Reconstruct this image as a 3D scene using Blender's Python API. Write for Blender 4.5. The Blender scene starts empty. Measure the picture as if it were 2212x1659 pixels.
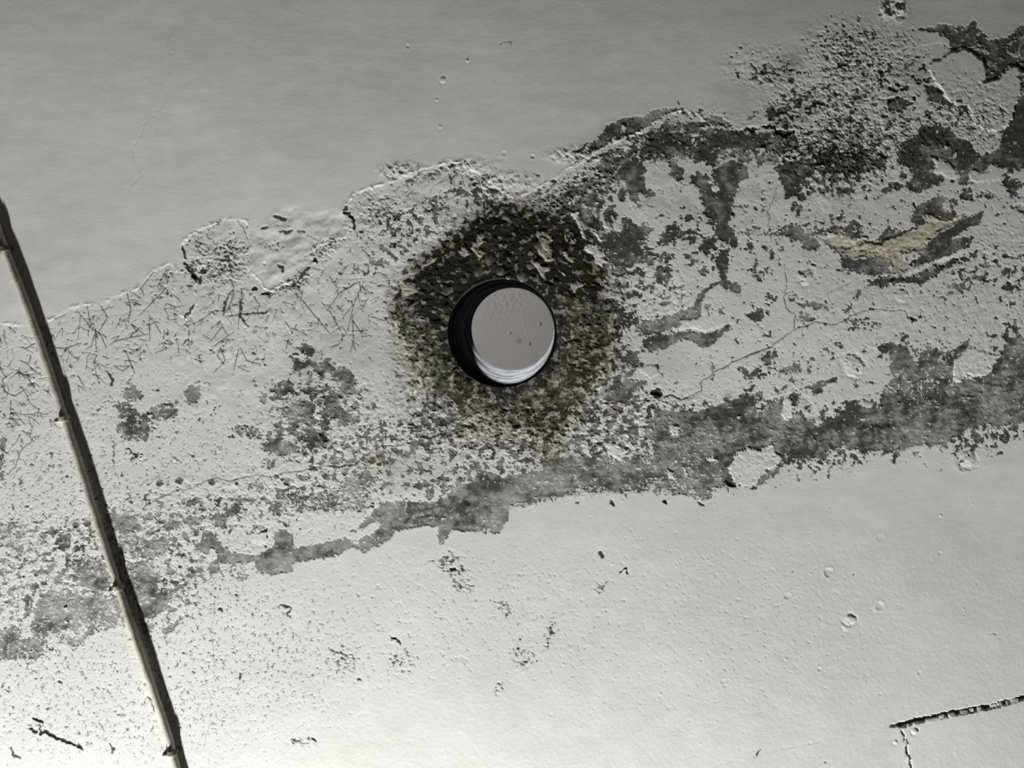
import bpy, math, random
import numpy as np
from mathutils import Vector, Matrix

# ------------------------------------------------------------------ camera
SC = bpy.context.scene
COL = SC.collection
W, H, F = 2212.0, 1659.0, 1662.0          # photograph frame and focal length, px
PLANE_Z, DIST = 2.5, 0.80                 # underside of the slab, camera distance below it
VPX, VPY = 1178.0, 686.0                  # where the ceiling normal meets the picture
CAM = np.array([0.0, 0.0, PLANE_Z - DIST])
# camera axes in world (world x = picture right, world y = picture down, z = up, away from the camera)
_n = np.array([(VPX - W / 2) / F, (VPY - H / 2) / F, 1.0]); _n /= np.linalg.norm(_n)   # world z in camera axes
_x = np.array([1.0, 0, 0]) - _n * _n[0]; _x /= np.linalg.norm(_x)
_y = np.cross(_n, _x)
R = np.stack([_x, _y, _n], 0)             # rows: world axes in camera coords -> world = R @ cam
cam_d = bpy.data.cameras.new('camera'); cam = bpy.data.objects.new('camera', cam_d); COL.objects.link(cam)
cam_d.sensor_width = 36.0; cam_d.lens = F * 36.0 / W; cam_d.clip_start = 0.01
rx, dn, fw = R[:, 0], R[:, 1], R[:, 2]
cam.matrix_world = Matrix(((rx[0], -dn[0], -fw[0], CAM[0]), (rx[1], -dn[1], -fw[1], CAM[1]),
                           (rx[2], -dn[2], -fw[2], CAM[2]), (0, 0, 0, 1)))
SC.camera = cam

def at(px, py, z=PLANE_Z):                # picture point -> point of the place at height z
    px = np.asarray(px, float); py = np.asarray(py, float)
    c = np.stack([(px - W / 2) / F, (py - H / 2) / F, np.ones_like(px)], -1) @ R.T
    t = (z - CAM[2]) / c[..., 2]
    return CAM + c * t[..., None]

def topx(x, y):                           # ceiling point -> picture point (used only to lay out the marks)
    v = np.stack([x - CAM[0], y - CAM[1], np.full_like(x, DIST)], -1) @ R
    return v[..., 0] / v[..., 2] * F + W / 2, v[..., 1] / v[..., 2] * F + H / 2

# ------------------------------------------------------------------ world, lamps, exposure
wd = bpy.data.worlds.new('world'); SC.world = wd; wd.use_nodes = True
wd.node_tree.nodes['Background'].inputs[0].default_value = (1.0, 0.95, 0.86, 1)
wd.node_tree.nodes['Background'].inputs[1].default_value = 0.024
vs = SC.view_settings
vs.view_transform = 'Standard'; vs.look = 'None'; vs.gamma = 1.0; vs.exposure = 0.0; vs.use_curve_mapping = False

def lamp(name, kind, loc, target, energy, size, color):
    d = bpy.data.lights.new(name, kind); o = bpy.data.objects.new(name, d); COL.objects.link(o)
    o.location = loc; d.energy = energy; d.color = color
    if kind == 'AREA': d.shape = 'DISK'; d.size = size
    else: d.shadow_soft_size = size
    v = Vector(target) - Vector(loc); o.rotation_euler = v.to_track_quat('-Z', 'Y').to_euler()
    return o, d
# work lamp standing low and left of the camera, grazing the ceiling
lamp('work_lamp', 'POINT', (-0.50, 1.80, PLANE_Z - 0.36), (0, 0, PLANE_Z), 338.0, 0.03, (1.0, 0.994, 0.975))
# room above: ceiling lamp whose light falls through the bore, daylight along its ceiling
UP = PLANE_Z + 0.25                        # upper side of the slab

# ------------------------------------------------------------------ numpy helpers
def srgb(r, g, b):
    f = lambda c: c / 12.92 if c <= 0.04045 else ((c + 0.055) / 1.055) ** 2.4
    return (f(r / 255), f(g / 255), f(b / 255), 1.0)

def _hash(ix, iy, seed):
    h = (ix.astype(np.uint32) * np.uint32(374761393) + iy.astype(np.uint32) * np.uint32(668265263) + np.uint32(seed * 1274126177 & 0xffffffff))
    h = (h ^ (h >> np.uint32(13))) * np.uint32(1274126177)
    h = (h ^ (h >> np.uint32(16))) * np.uint32(2246822519)
    return h ^ (h >> np.uint32(15))

def perlin(x, y, seed=0):
    x0 = np.floor(x); y0 = np.floor(y); fx = (x - x0).astype(np.float32); fy = (y - y0).astype(np.float32)
    ix = x0.astype(np.int64); iy = y0.astype(np.int64)
    u = fx * fx * fx * (fx * (fx * 6 - 15) + 10); v = fy * fy * fy * (fy * (fy * 6 - 15) + 10)
    def g(dx, dy):
        a = _hash(ix + dx, iy + dy, seed).astype(np.float32) * np.float32(2 * math.pi / 4294967296.0)
        return np.cos(a) * (fx - dx) + np.sin(a) * (fy - dy)
    a = g(0, 0); b = g(1, 0); c = g(0, 1); d = g(1, 1)
    a += u * (b - a); c += u * (d - c)
    return (a + v * (c - a)) * 1.5

def fbm(x, y, scale, octv=3, seed=0, gain=0.5):
    s = 0; amp = 1.0; tot = 0
    for i in range(octv):
        s = s + amp * perlin(x / scale, y / scale, seed + i * 17); tot += amp; amp *= gain; scale /= 2.03
    return s / tot

def cells(x, y, scale, seed=0):           # distance to nearest feature point and to the border between cells
    x = x / scale; y = y / scale
    ix = np.floor(x).astype(np.int64); iy = np.floor(y).astype(np.int64)
    f1 = np.full(x.shape, 9.0, np.float32); f2 = f1.copy()
    for dx in (-1, 0, 1):
        for dy in (-1, 0, 1):
            h = _hash(ix + dx, iy + dy, seed)
            cx = ix + dx + (h & 0xffff) / 65535.0; cy = iy + dy + (h >> np.uint32(16)) / 65535.0
            d = np.hypot(x - cx, y - cy).astype(np.float32)
            f2 = np.minimum(f2, np.maximum(f1, d)); f1 = np.minimum(f1, d)
    return f1, f2 - f1

def sstep(x, a, b):
    t = np.clip((x - a) / (b - a), 0, 1); return t * t * (3 - 2 * t)

# tiles the marks were measured in: origin and scale
TL = dict(A=(0, 0, 2.765), B=(700, 0, 2.765), C=(1412, 0, 2.765), D=(0, 500, 2.765), E=(700, 500, 2.765), F=(1412, 500, 2.765),
          G=(0, 1059, 2.765), H=(700, 1059, 2.765), I=(1412, 1059, 2.765), P=(0, 0, 1.0),
          a1=(380, 340, 5.53), a2=(740, 340, 5.53), a3=(1140, 240, 5.53), a4=(1500, 40, 5.53), a5=(1812, 20, 5.53),
          a6=(1500, 260, 5.53), a7=(1812, 280, 5.53), a8=(1140, 500, 5.53))
def T(key, s):
    ox, oy, k = TL[key]
    v = [float(t) for t in s.replace(',', ' ').split()]
    return np.array([(ox + v[i] / k, oy + v[i + 1] / k) for i in range(0, len(v), 2)])

# ------------------------------------------------------------------ the ceiling sheet: grid
MM = 0.001
c0 = at([0, W, W, 0], [0, 0, H, H])
xa, xb, ya, yb = c0[:, 0].min(), c0[:, 0].max(), c0[:, 1].min(), c0[:, 1].max()
STEP = 1.75 * DIST / F
def axis(a, b, more):
    n = int((b - a) / STEP) + more
    core = (a + b) / 2 + (np.arange(n) - (n - 1) / 2) * STEP
    out = [STEP]
    while sum(out) < 1.1: out.append(min(out[-1] * 1.09, 0.16))
    o = np.cumsum(out)
    return np.concatenate([core[0] - o[::-1], core, core[-1] + o])
gx, gy = axis(xa, xb, 110), axis(ya, yb, 16)
NX, NY = len(gx), len(gy)
GX, GY = np.meshgrid(gx, gy)
PX, PY = topx(GX, GY)
PX = PX.astype(np.float32); PY = PY.astype(np.float32)
# ragged version of the picture coordinates so that every traced outline gets natural edges
w1 = fbm(PX, PY, 30, 3, 1, 0.62); w2 = fbm(PX, PY, 30, 3, 2, 0.62)
w3 = fbm(PX, PY, 9, 2, 3, 0.6); w4 = fbm(PX, PY, 9, 2, 4, 0.6)
QX = PX + 6.0 * w1 + 3.2 * w3; QY = PY + 6.0 * w2 + 3.2 * w4
w5 = fbm(PX, PY, 5.0, 2, 5, 0.7); w6 = fbm(PX, PY, 5.0, 2, 6, 0.7)
QX += 1.8 * w5; QY += 1.8 * w6
SX = PX + 3.2 * w1 + 3.0 * w3 + 1.8 * w5; SY = PY + 3.2 * w2 + 3.0 * w4 + 1.8 * w6
FX = PX + 1.0 * w1 + 0.8 * w3; FY = PY + 1.0 * w2 + 0.8 * w4      # only slightly ragged

def window(x0, y0, x1, y1, pad, mg=30):   # block of the grid that covers a box of the picture
    e = pad + mg; x0, x1, y0, y1 = max(x0 - e, -3000), min(x1 + e, 5200), max(y0 - e, -2600), min(y1 + e, 4200)
    q = at([x0, x1, x1, x0], [y0, y0, y1, y1])
    i0 = max(np.searchsorted(gx, q[:, 0].min()) - 1, 0); i1 = min(np.searchsorted(gx, q[:, 0].max()) + 1, NX)
    j0 = max(np.searchsorted(gy, q[:, 1].min()) - 1, 0); j1 = min(np.searchsorted(gy, q[:, 1].max()) + 1, NY)
    return slice(int(j0), int(j1)), slice(int(i0), int(i1))

def sdf(poly, pad=25, X=None, Y=None):    # signed distance in px (inside > 0) in the window around the outline
    X = QX if X is None else X; Y = QY if Y is None else Y
    sl = window(poly[:, 0].min(), poly[:, 1].min(), poly[:, 0].max(), poly[:, 1].max(), pad)
    x, y = X[sl], Y[sl]
    d = np.full(x.shape, 1e9, np.float32); ins = np.zeros(x.shape, bool)
    n = len(poly)
    for i in range(n):
        ax, ay = poly[i]; bx, by = poly[(i + 1) % n]
        ex, ey = bx - ax, by - ay; L = ex * ex + ey * ey + 1e-9
        if n > 60:                          # long outline: the distance is only needed close to each edge
            w = window(min(ax, bx), min(ay, by), max(ax, bx), max(ay, by), 20)
            r0, r1 = max(w[0].start - sl[0].start, 0), max(w[0].stop - sl[0].start, 0)
            q0, q1 = max(w[1].start - sl[1].start, 0), max(w[1].stop - sl[1].start, 0)
        else: r0, r1, q0, q1 = 0, x.shape[0], 0, x.shape[1]
        xx, yy = x[r0:r1, q0:q1], y[r0:r1, q0:q1]
        t = np.clip(((xx - ax) * ex + (yy - ay) * ey) / L, 0, 1)
        d[r0:r1, q0:q1] = np.minimum(d[r0:r1, q0:q1], (xx - ax - t * ex) ** 2 + (yy - ay - t * ey) ** 2)
        if ay != by:
            rw = window(-200 if n < 60 else -2900, min(ay, by), W + 200 if n < 60 else 5000, max(ay, by), 25)[0]
            k0, k1 = max(rw.start - sl[0].start, 0), max(rw.stop - sl[0].start, 0)
            yk, xk = y[k0:k1], x[k0:k1]
            c = (ay > yk) != (by > yk)
            ins[k0:k1] ^= c & (xk < ex * (yk - ay) / (by - ay) + ax)
    d = np.minimum(np.sqrt(d), 400.0)
    return sl, np.where(ins, d, -d)

def sline(pts, pad, X=None, Y=None):   # distance to a polyline and the parameter along it
    X = FX if X is None else X; Y = FY if Y is None else Y
    sl = window(pts[:, 0].min(), pts[:, 1].min(), pts[:, 0].max(), pts[:, 1].max(), pad, 10)
    x, y = X[sl], Y[sl]
    d = np.full(x.shape, 1e9, np.float32); par = np.zeros(x.shape, np.float32); n = len(pts)
    for i in range(n - 1):
        ax, ay = pts[i]; bx, by = pts[i + 1]
        ex, ey = bx - ax, by - ay; L = ex * ex + ey * ey + 1e-9
        r0, r1, q0, q1 = 0, x.shape[0], 0, x.shape[1]
        if n > 60:
            w = window(min(ax, bx), min(ay, by), max(ax, bx), max(ay, by), 290)
            r0, r1 = max(w[0].start - sl[0].start, 0), max(w[0].stop - sl[0].start, 0)
            q0, q1 = max(w[1].start - sl[1].start, 0), max(w[1].stop - sl[1].start, 0)
        xx, yy = x[r0:r1, q0:q1], y[r0:r1, q0:q1]; dv = d[r0:r1, q0:q1]; pv = par[r0:r1, q0:q1]
        t = np.clip(((xx - ax) * ex + (yy - ay) * ey) / L, 0, 1)
        q = (xx - ax - t * ex) ** 2 + (yy - ay - t * ey) ** 2
        m = q < dv; dv[m] = q[m]; pv[m] = ((i + t) / (n - 1))[m]
    return sl, np.minimum(np.sqrt(d), 900.0), par

def ell(cx, cy, rx, ry, ang=0.0, soft=0.5):          # soft elliptical zone 0..1
    c, s = math.cos(math.radians(ang)), math.sin(math.radians(ang))
    ext = max(rx, ry) * (1 + soft); sl = window(cx - ext, cy - ext, cx + ext, cy + ext, 5, 15)
    dx, dy = QX[sl] - cx, QY[sl] - cy
    r = np.hypot((dx * c + dy * s) / rx, (-dx * s + dy * c) / ry)
    m = np.zeros((NY, NX), np.float32); m[sl] = 1 - sstep(r, 1 - soft, 1 + soft)
    return m

Z = np.zeros((NY, NX), np.float32)
PAINT = np.full((NY, NX), 40.0, np.float32)   # > 0 painted, < 0 bare (px from the edge)
HT = Z.copy()                                  # relief towards the room, mm
MOLD, OCHRE, CRACK, WET, CREAM, DARK = (Z.copy() for _ in range(6))
ROUGH = Z.copy()                               # relief amplitude of crusty areas

# ------------------------------------------------------------------ large outline of the damaged band
TOP = np.concatenate([
    T('P', '-900 760 -60 700 0 697 58 706 88 699 119 688 155 668 188 659 217 659 253 641 278 632 302 625 307 616 336 587 372 570 383 581 380 608 376 637 383 655 392 680 408 690 424 668 431 650'),
    T('a1', '270 1659 250 1580 265 1480 200 1430 200 1380 150 1300 105 1250 130 1200 100 1050 150 990 200 940 300 880 400 830 560 790 600 760 760 750 870 770 880 830 850 870 930 1070 830 1150 860 1270 920 1400 1030 1480 1060 1560 1160 1600 1250 1540 1400 1500 1480 1440 1690 1260 1650 1200 1670 1120 1750 1050 1900 1010 2050 960 2060 900 2150 850 2140 760 2090 680 2020 660 2050 590 2100 530 2140 510'),
    T('a2', '140 460 380 375 600 310 720 260 900 180 1200 110 1330 80 1420 90 1560 175 1700 260 1850 380 2060 510 2130 480'),
    T('a3', '60 980 200 890 290 860 400 790 430 720 500 700 650 640 740 560 850 500 930 440 1090 380 1250 310 1380 250 1480 180 1570 110 1700 55 1850 40 2000 80 2090 160'),
    T('a6', '110 100 250 125 400 155 520 160 620 105 720 100 870 75 950 140 1010 170 1130 160 1280 180 1370 160 1440 90'),
    T('P', '1775 250 1800 200 1850 150 1930 120 2010 100 2080 110 2140 125 2212 95 2400 70 3200 0')])
BOT = np.concatenate([
    T('P', '3200 700 2300 880'),
    T('F', '2212 1105 2070 1150 1930 1140 1860 1180 1770 1220 1740 1270 1600 1265 1500 1290 1450 1340 1370 1300 1250 1310 1130 1270 1030 1300 960 1350 880 1350 800 1390 740 1420 620 1510 500 1525 370 1520 330 1590 230 1580 100 1550'),
    T('H', '1980 5 1820 15 1700 10 1450 15 1300 50 1200 70 1110 110 1090 190 1060 240 960 250 870 245 760 235 720 310 685 320 680 220 600 205 540 225 440 230 410 290 340 320 230 370 180 340 100 380'),
    T('G', '1950 400 1900 410 1750 430 1700 490 1560 505 1440 540 1320 530 1100 550 1040 610 1130 750 1020 800 1000 870 900 900 760 870 600 830 500 900 440 950 350 900 270 930 240 990 0 1010'),
    T('P', '-300 1490 -900 1620')])
sl, d = sdf(np.concatenate([TOP, BOT]), 4000, SX, SY)
BAND = np.full((NY, NX), -500.0, np.float32); BAND[sl] = d
sl, dtop, _ = sline(TOP, 4000); DTOP = np.full((NY, NX), 900.0, np.float32); DTOP[sl] = dtop
UPPER = (BAND < 0) & (DTOP < 500) & (PY < 760 - 0.32 * (PX - 0))      # roughly: the paint above the band
inband = sstep(BAND, -0.6, 1.0)
fade_r = 1 - .8 * sstep(PX, 1520, 1640) * (1 - sstep(PY, 330, 420))
near_top = (1 - sstep(DTOP, 90, 330))
HT -= inband * (0.06 + np.clip(0.22 + .5 * fbm(PX, PY, 60, 3, 8), .03, .6) * (.25 + .75 * sstep(PX, 360, 400)) * near_top * fade_r)
lip = np.exp(-(np.clip(-BAND, 0, 60) / 5.0) ** 2) * (BAND < 0) * (DTOP < 30) * fade_r
HT += lip * (0.10 + 0.7 * np.clip(fbm(PX, PY, 22, 3, 9), -.2, 1))

def bow(px, py):                               # curvature added to the slab: its slopes brighten the middle, darken the upper right
    y0 = np.clip(-100 + (px - 300) * .25, -150, 420)
    f = np.clip(np.maximum(np.maximum(-px, px - W), np.maximum(-py, py - H)) / 500, 0, 1)
    return 11.0 * np.exp(-((py - y0) / 650.0) ** 2) * (1 - f * f * (3 - 2 * f))
# ------------------------------------------------------------------ zones: where the paint is peeling in specks
DENS = Z.copy()
def dens(v, m):
    global DENS
    DENS = np.maximum(DENS, v * m)
inb = sstep(BAND, -10, 8)
def polyzone(p, soft=25, X=None, Y=None):
    sl, d = sdf(p, soft + 5, X, Y); m = Z.copy(); m[sl] = sstep(d, -soft, soft); return m
dens(0.10, inb)
for cx, cy, ax, ay, an, v in [
    (700, 880, 130, 70, 15, .50), (650, 940, 90, 60, 0, .50), (850, 960, 220, 60, -12, .50), (800, 1010, 160, 50, -8, .42),
    (1150, 980, 220, 60, -6, .50), (1000, 1050, 140, 45, -6, .45), (1380, 930, 180, 60, -10, .55), (1300, 1010, 240, 50, -8, .55),
    (1330, 560, 90, 70, 20, .55), (1370, 610, 110, 55, 25, .42), (1300, 690, 60, 50, 0, .50), (1310, 790, 90, 60, 0, .50),
    (700, 1060, 240, 45, -8, .42), (480, 1110, 200, 45, -8, .42), (330, 1150, 140, 70, 0, .46), (110, 1180, 160, 60, -12, .40),
    (140, 1270, 190, 80, -15, .46), (330, 1280, 100, 70, 0, .50), (420, 1230, 100, 40, -10, .42), (30, 1400, 80, 30, 0, .40),
    (1700, 800, 120, 35, -25, .30), (1600, 760, 120, 40, -30, .18), (1960, 760, 60, 40, 0, .45), (2120, 880, 160, 90, -15, .60),
    (1850, 930, 220, 70, -12, .60), (1640, 960, 220, 70, -10, .58), (2180, 770, 60, 90, 0, .50), (2190, 600, 80, 60, 30, .42),
    (2090, 600, 90, 30, -30, .40), (1240, 440, 80, 45, -40, .62), (1320, 370, 80, 40, -40, .60), (1440, 300, 110, 40, -15, .60),
    (1560, 320, 110, 35, 5, .62), (1770, 370, 110, 60, 10, .56), (1850, 310, 120, 60, 10, .46), (1700, 240, 60, 40, -20, .52),
    (1950, 280, 130, 50, 10, .36), (2080, 250, 90, 60, 0, .36), (1850, 170, 110, 70, 0, .24), (1870, 110, 90, 60, 30, .24),
    (1820, 220, 90, 40, -10, .34), (1960, 170, 60, 60, 0, .30), (1700, 170, 45, 30, -20, .30), (1650, 160, 70, 45, 15, .2),
    (880, 500, 60, 35, -30, .50), (960, 440, 110, 30, -30, .40), (1050, 430, 60, 30, 20, .55), (830, 560, 70, 30, -40, .42),
    (1500, 540, 40, 40, 0, .50), (1480, 480, 80, 25, 0, .25), (1810, 490, 70, 25, 15, .42), (1650, 560, 50, 40, 0, .36),
    (1560, 480, 40, 60, 15, .40), (1260, 880, 160, 45, -10, .52), (1330, 830, 70, 40, 0, .48), (960, 880, 70, 60, 0, .55), (2360, 800, 170, 90, -15, .5), (2380, 250, 160, 130, 0, .45), (2330, 550, 150, 60, -30, .36), (-110, 1260, 170, 110, -12, .42), (-90, 1130, 120, 60, -10, .36)]:
    dens(v, ell(cx, cy, ax, ay, an, .6))
nS = fbm(PX, PY, 17, 4, 21, 0.72) * 1.55
nF = fbm(PX, PY, 7, 3, 23, 0.7) * 1.5
nL = fbm(PX, PY, 60, 3, 31, 0.55)
thr = (DENS - 0.5) * 1.25 + 0.25 * nL * (DENS > .02)
SPK = (nS - thr) * 9.0
PAINT = np.where(DENS > 0.04, np.minimum(PAINT, SPK), PAINT)

# ------------------------------------------------------------------ bare patches and islands of paint, traced one by one
def bare(key, s, dark=0.5, X=None, Y=None, grow=0.0, specks=0.0):
    p = T(key, s); sl, d = sdf(p, 30, X, Y)
    d = d + grow + (9.0 if X is not None else 15.0) * (nS[sl] * .65 + nF[sl] * .45 + .25 * nL[sl]) * (1 - .6 * sstep(d, 6, 22))
    if specks > 0:                         # residues of paint left inside
        d = np.where(d > 0, np.minimum(d, np.minimum(specks * 0.42 - .06 + nS[sl] + .35 * nL[sl], specks * .28 + .18 + nF[sl]) * 8), d)
    else: d = np.where(d > 0, np.minimum(d, (.52 + nF[sl]) * 8), d)
    PAINT[sl] = np.minimum(PAINT[sl], -d)
    m = sstep(d, -6, 6); DARK[sl] = np.where(m > DARK[sl] * 0 + 0.02, DARK[sl] * (1 - m) + dark * m, DARK[sl])
def island(key, s, X=None, Y=None, lift=0.25):
    p = T(key, s); sl, d = sdf(p, 30, X, Y); d = d + 6.0 * (nS[sl] * .6 + nF[sl] * .4) * (1 - .6 * sstep(d, 6, 22))
    PAINT[sl] = np.maximum(PAINT[sl], d)
    HT[sl] += lift * sstep(d, 0, 3)
    DENS[sl] *= 1 - sstep(d, -2, 6)
DARK += 0.42 + 0.36 * sstep(PX - 0.9 * PY, -100, 1100)            # the bare slab is browner and darker to the upper right
# left
bare('D', '750 940 800 905 850 950 850 1000 800 1000 750 985', .3)
bare('D', '695 1030 760 1010 800 1060 860 1100 900 1060 950 1030 1020 1020 1060 1060 1040 1110 960 1110 900 1150 890 1230 820 1240 740 1230 690 1180 700 1150 740 1130 720 1070', .35, specks=.8)
bare('D', '1110 970 1140 915 1190 920 1195 970 1180 1030 1130 1025', .25)
bare('D', '1350 1160 1420 1165 1520 1170 1560 1200 1500 1215 1420 1200', .3, specks=.3)
bare('D', '1735 750 1790 775 1860 760 1900 790 1960 765 2010 815 2100 820 2135 880 2090 960 2040 970 2050 900 1990 850 1940 830 1930 890 1900 830 1850 800 1790 830 1730 860 1760 810', .7)
bare('D', '1790 690 1840 650 1885 690 1870 740 1820 740 1770 690', .8)
bare('D', '1640 900 1720 880 1760 910 1700 960 1640 950', .6, specks=.4)
bare('D', '1945 990 2000 975 2050 1060 2140 1120 2060 1140 1980 1080', .55)
bare('D', '1570 1270 1680 1240 1760 1280 1700 1340 1600 1310', .4, specks=.5)
bare('D', '1660 1060 1780 1020 1880 1030 1860 1140 1740 1130', .5, specks=.35)
bare('D', '1820 1220 1900 1200 1960 1220 1940 1280 1850 1300', .8, specks=.5)
bare('D', '1560 1360 1660 1310 1750 1340 1700 1400 1600 1400', .5, specks=.1)
bare('D', '1100 1600 1180 1590 1220 1620 1160 1640', .4); bare('D', '1480 1520 1560 1500 1560 1540', .4); bare('D', '1620 1630 1680 1560 1860 1580 2212 1420 2212 1659 1620 1659', .4, specks=.1)
bare('G', '200 720 310 590 420 640 560 640 700 640 740 720 750 800 640 830 560 830 520 870 440 950 360 900 330 850 250 880 180 900 190 800', .12, specks=.55)
bare('G', '430 430 520 390 630 440 650 560 600 620 480 560', .2, specks=.3)
bare('G', '0 920 60 800 130 830 100 900 170 890 260 900 240 990 100 1000 0 1010 -150 1040 -150 930', .05, specks=.6)
bare('G', '690 180 740 120 800 150 830 200 790 240 740 255 690 230', .35)
bare('G', '640 150 700 130 700 190 650 200', .3); bare('G', '700 280 800 250 860 330 840 380 740 360', .3, specks=.2)
bare('G', '850 300 1000 290 990 380 900 400 860 340', .3, specks=.5)
bare('G', '780 440 900 400 960 520 900 600 1030 600 1000 680 900 760 850 740 800 640 790 540', .3, specks=.45)
bare('G', '1020 800 1120 750 1030 830 990 880 970 830', .1)
bare('G', '850 780 910 800 900 900 860 860', .1)
bare('G', '1190 220 1280 260 1330 330 1400 380 1540 385 1640 330 1640 250 1700 225 1750 270 1765 335 1900 320 2060 280 2090 290 2150 335 2080 340 1950 400 1750 430 1740 480 1640 500 1540 480 1520 425 1320 430 1290 360 1240 380 1170 350 1160 320 1230 290', .3, SX, SY)
bare('G', '1420 500 1490 495 1460 540 1420 530', .3); bare('G', '1240 440 1310 465 1260 500', .3)
bare('G', '1100 500 1180 490 1170 530', .3); bare('G', '1090 60 1180 50 1210 80 1120 90', .3); bare('G', '1350 110 1440 70 1450 130 1390 150', .35)
bare('G', '1110 160 1210 160 1200 190 1130 190', .35); bare('G', '980 190 1080 170 1080 220 1000 220', .25); bare('G', '1640 80 1680 80 1680 150 1640 150', .5)
bare('G', '1280 150 1330 150 1320 200 1280 190', .4); bare('G', '0 230 80 180 170 230 80 330 0 320', .3, specks=.2); bare('G', '350 280 410 265 410 295 370 300', .3)
bare('D', '0 1230 30 1220 40 1300 10 1400 20 1480 0 1490', .6)
# under the bore, right
bare('H', '165 245 230 190 300 130 350 70 480 60 620 75 700 60 750 40 770 -10 900 -60 1100 -30 1300 0 1500 -10 1500 5 1300 45 1200 65 1110 100 1090 190 1050 245 960 250 870 242 760 233 720 305 690 320 680 215 600 205 540 222 430 235 400 290 340 315 230 365 180 335 100 375 0 405 0 340 80 285 150 285 200 320 240 270 270 270 330 230 340 185 270 195 200 245', .42, SX, SY, specks=1.2)
bare('H', '750 40 900 0 960 60 940 150 880 220 800 220 770 150', .65)
bare('E', '880 1480 930 1430 1060 1480 1180 1450 1300 1430 1340 1370 1500 1350 1680 1340 1750 1380 1850 1330 2000 1330 2100 1300 2212 1250 2212 1560 1800 1540 1500 1560 1350 1600 1100 1659 880 1659', .45, specks=.42)
bare('F', '0 1050 120 1080 300 1060 470 1000 520 960 600 970 640 950 650 1000 720 1010 770 980 780 1100 830 1110 870 1070 960 1170 1060 1130 1110 1090 1150 1090 1140 1040 1190 1000 1230 1050 1330 1060 1360 930 1390 880 1400 700 1500 680 1490 740 1560 800 1600 680 1740 720 1780 760 1770 890 1820 910 1940 880 2000 830 2060 700 2090 640 2300 600 2300 1090 2070 1145 1930 1135 1860 1175 1770 1215 1735 1265 1600 1260 1500 1285 1450 1335 1370 1295 1250 1305 1130 1265 1030 1295 960 1345 880 1345 820 1370 770 1350 740 1330 680 1280 500 1310 440 1420 480 1510 360 1520 330 1585 230 1575 0 1555', .40, SX, SY, specks=.55)
bare('F', '120 1080 300 1060 470 1000 600 975 620 1010 560 1060 520 1190 420 1200 280 1150 180 1130', .75, SX, SY)
bare('F', '1150 1040 1190 1000 1230 1050 1330 1060 1360 930 1390 1000 1370 1080 1260 1110 1150 1100', .8, SX, SY)
bare('F', '860 1070 960 1170 1060 1130 1110 1090 1150 1100 1060 1180 960 1230 880 1180', .8, SX, SY)
bare('F', '1410 720 1500 700 1560 810 1610 690 1740 730 1775 770 1770 890 1600 890 1500 870 1400 890', .75, specks=.9)
bare('F', '230 1500 330 1480 330 1585 240 1575', .6); bare('F', '905 1310 970 1300 970 1345 920 1350', .55)
island('F', '500 1310 560 1290 640 1300 700 1270 740 1330 770 1345 740 1400 660 1430 620 1490 560 1525 490 1515 450 1440 460 1390', SX, SY)
bare('F', '610 1505 640 1460 740 1405 745 1430 650 1500', .5, SX, SY); bare('F', '720 1390 770 1340 760 1400', .7); bare('F', '400 1500 440 1460 490 1510 480 1522', .9)
island('F', '775 1000 830 1000 825 1100 790 1125 762 1100', SX, SY); island('F', '100 1150 160 1150 140 1210 100 1220')
island('F', '1780 760 1850 690 2040 740 2000 830 1930 860 1820 850 1820 900 1770 890'); island('F', '310 1350 360 1340 380 1370 320 1370')
island('F', '70 1410 130 1430 130 1480 90 1460'); island('F', '160 1400 200 1410 190 1460'); island('F', '-110 800 20 790 30 850 -20 880')
island('E', '1680 1320 1700 1280 1760 1250 1780 1290 1820 1280 1790 1340 1760 1370 1740 1340'); island('E', '1530 1590 1570 1560 1560 1600')
# middle right
bare('F', '370 120 430 110 430 200 425 280 515 330 510 385 430 350 370 320 320 350 290 400 275 520 200 520 80 540 0 560 0 530 120 490 230 450 250 380 300 340 390 290 370 200', .7, SX, SY)
bare('a8', '1290 1100 1500 1040 1760 1040 1850 1110 1780 1170 1500 1215 1440 1250 1370 1250 1300 1170', .15)
bare('a8', '1350 1290 1500 1230 1700 1225 1900 1180 2050 1205 2212 1190 2320 1150 2380 1080 2400 1150 2212 1330 2100 1400 2000 1330 1900 1280 1790 1285 1750 1350 1590 1390 1450 1430 1370 1370', .7, SX, SY)
bare('a8', '900 40 1300 20 1400 90 1310 170 1300 210 1450 260 1700 280 1750 300 1640 390 1500 330 1480 430 1350 340 1200 400 1000 400 930 330 930 200 860 130', .55, specks=.55)
bare('a8', '1530 440 1700 430 1720 520 1650 640 1560 600 1510 500', .5, specks=.7); bare('a8', '2020 480 2110 450 2110 510 2060 525', .6, SX, SY)
bare('a8', '800 830 1000 800 1100 860 1000 960 860 940', .5, specks=.6); bare('a8', '1180 1430 1310 1420 1320 1600 1180 1600', .6, specks=.5)
bare('a8', '1100 980 1300 1010 1340 1070 1200 1150 1060 1080', .6, specks=.6)
bare('E', '1690 950 1740 900 1830 880 1900 920 1800 990 1720 1000', .5, specks=.7); bare('E', '1920 1130 2040 1100 2000 1180', .5); bare('E', '2100 1100 2212 1080 2212 1150 2120 1150', .5)
bare('F', '850 430 940 420 1040 450 960 470', .5); bare('F', '550 490 630 460 640 500 600 540', .7); bare('F', '860 460 920 510 960 520 900 550 840 530', .6)
bare('F', '1170 400 1215 340 1225 370 1200 400', .6, SX, SY); bare('F', '1120 480 1160 430 1165 460 1130 490', .6, SX, SY); bare('F', '1120 570 1150 510 1260 520 1280 560 1340 530 1340 560 1260 575 1150 580', .5, specks=.3)
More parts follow.
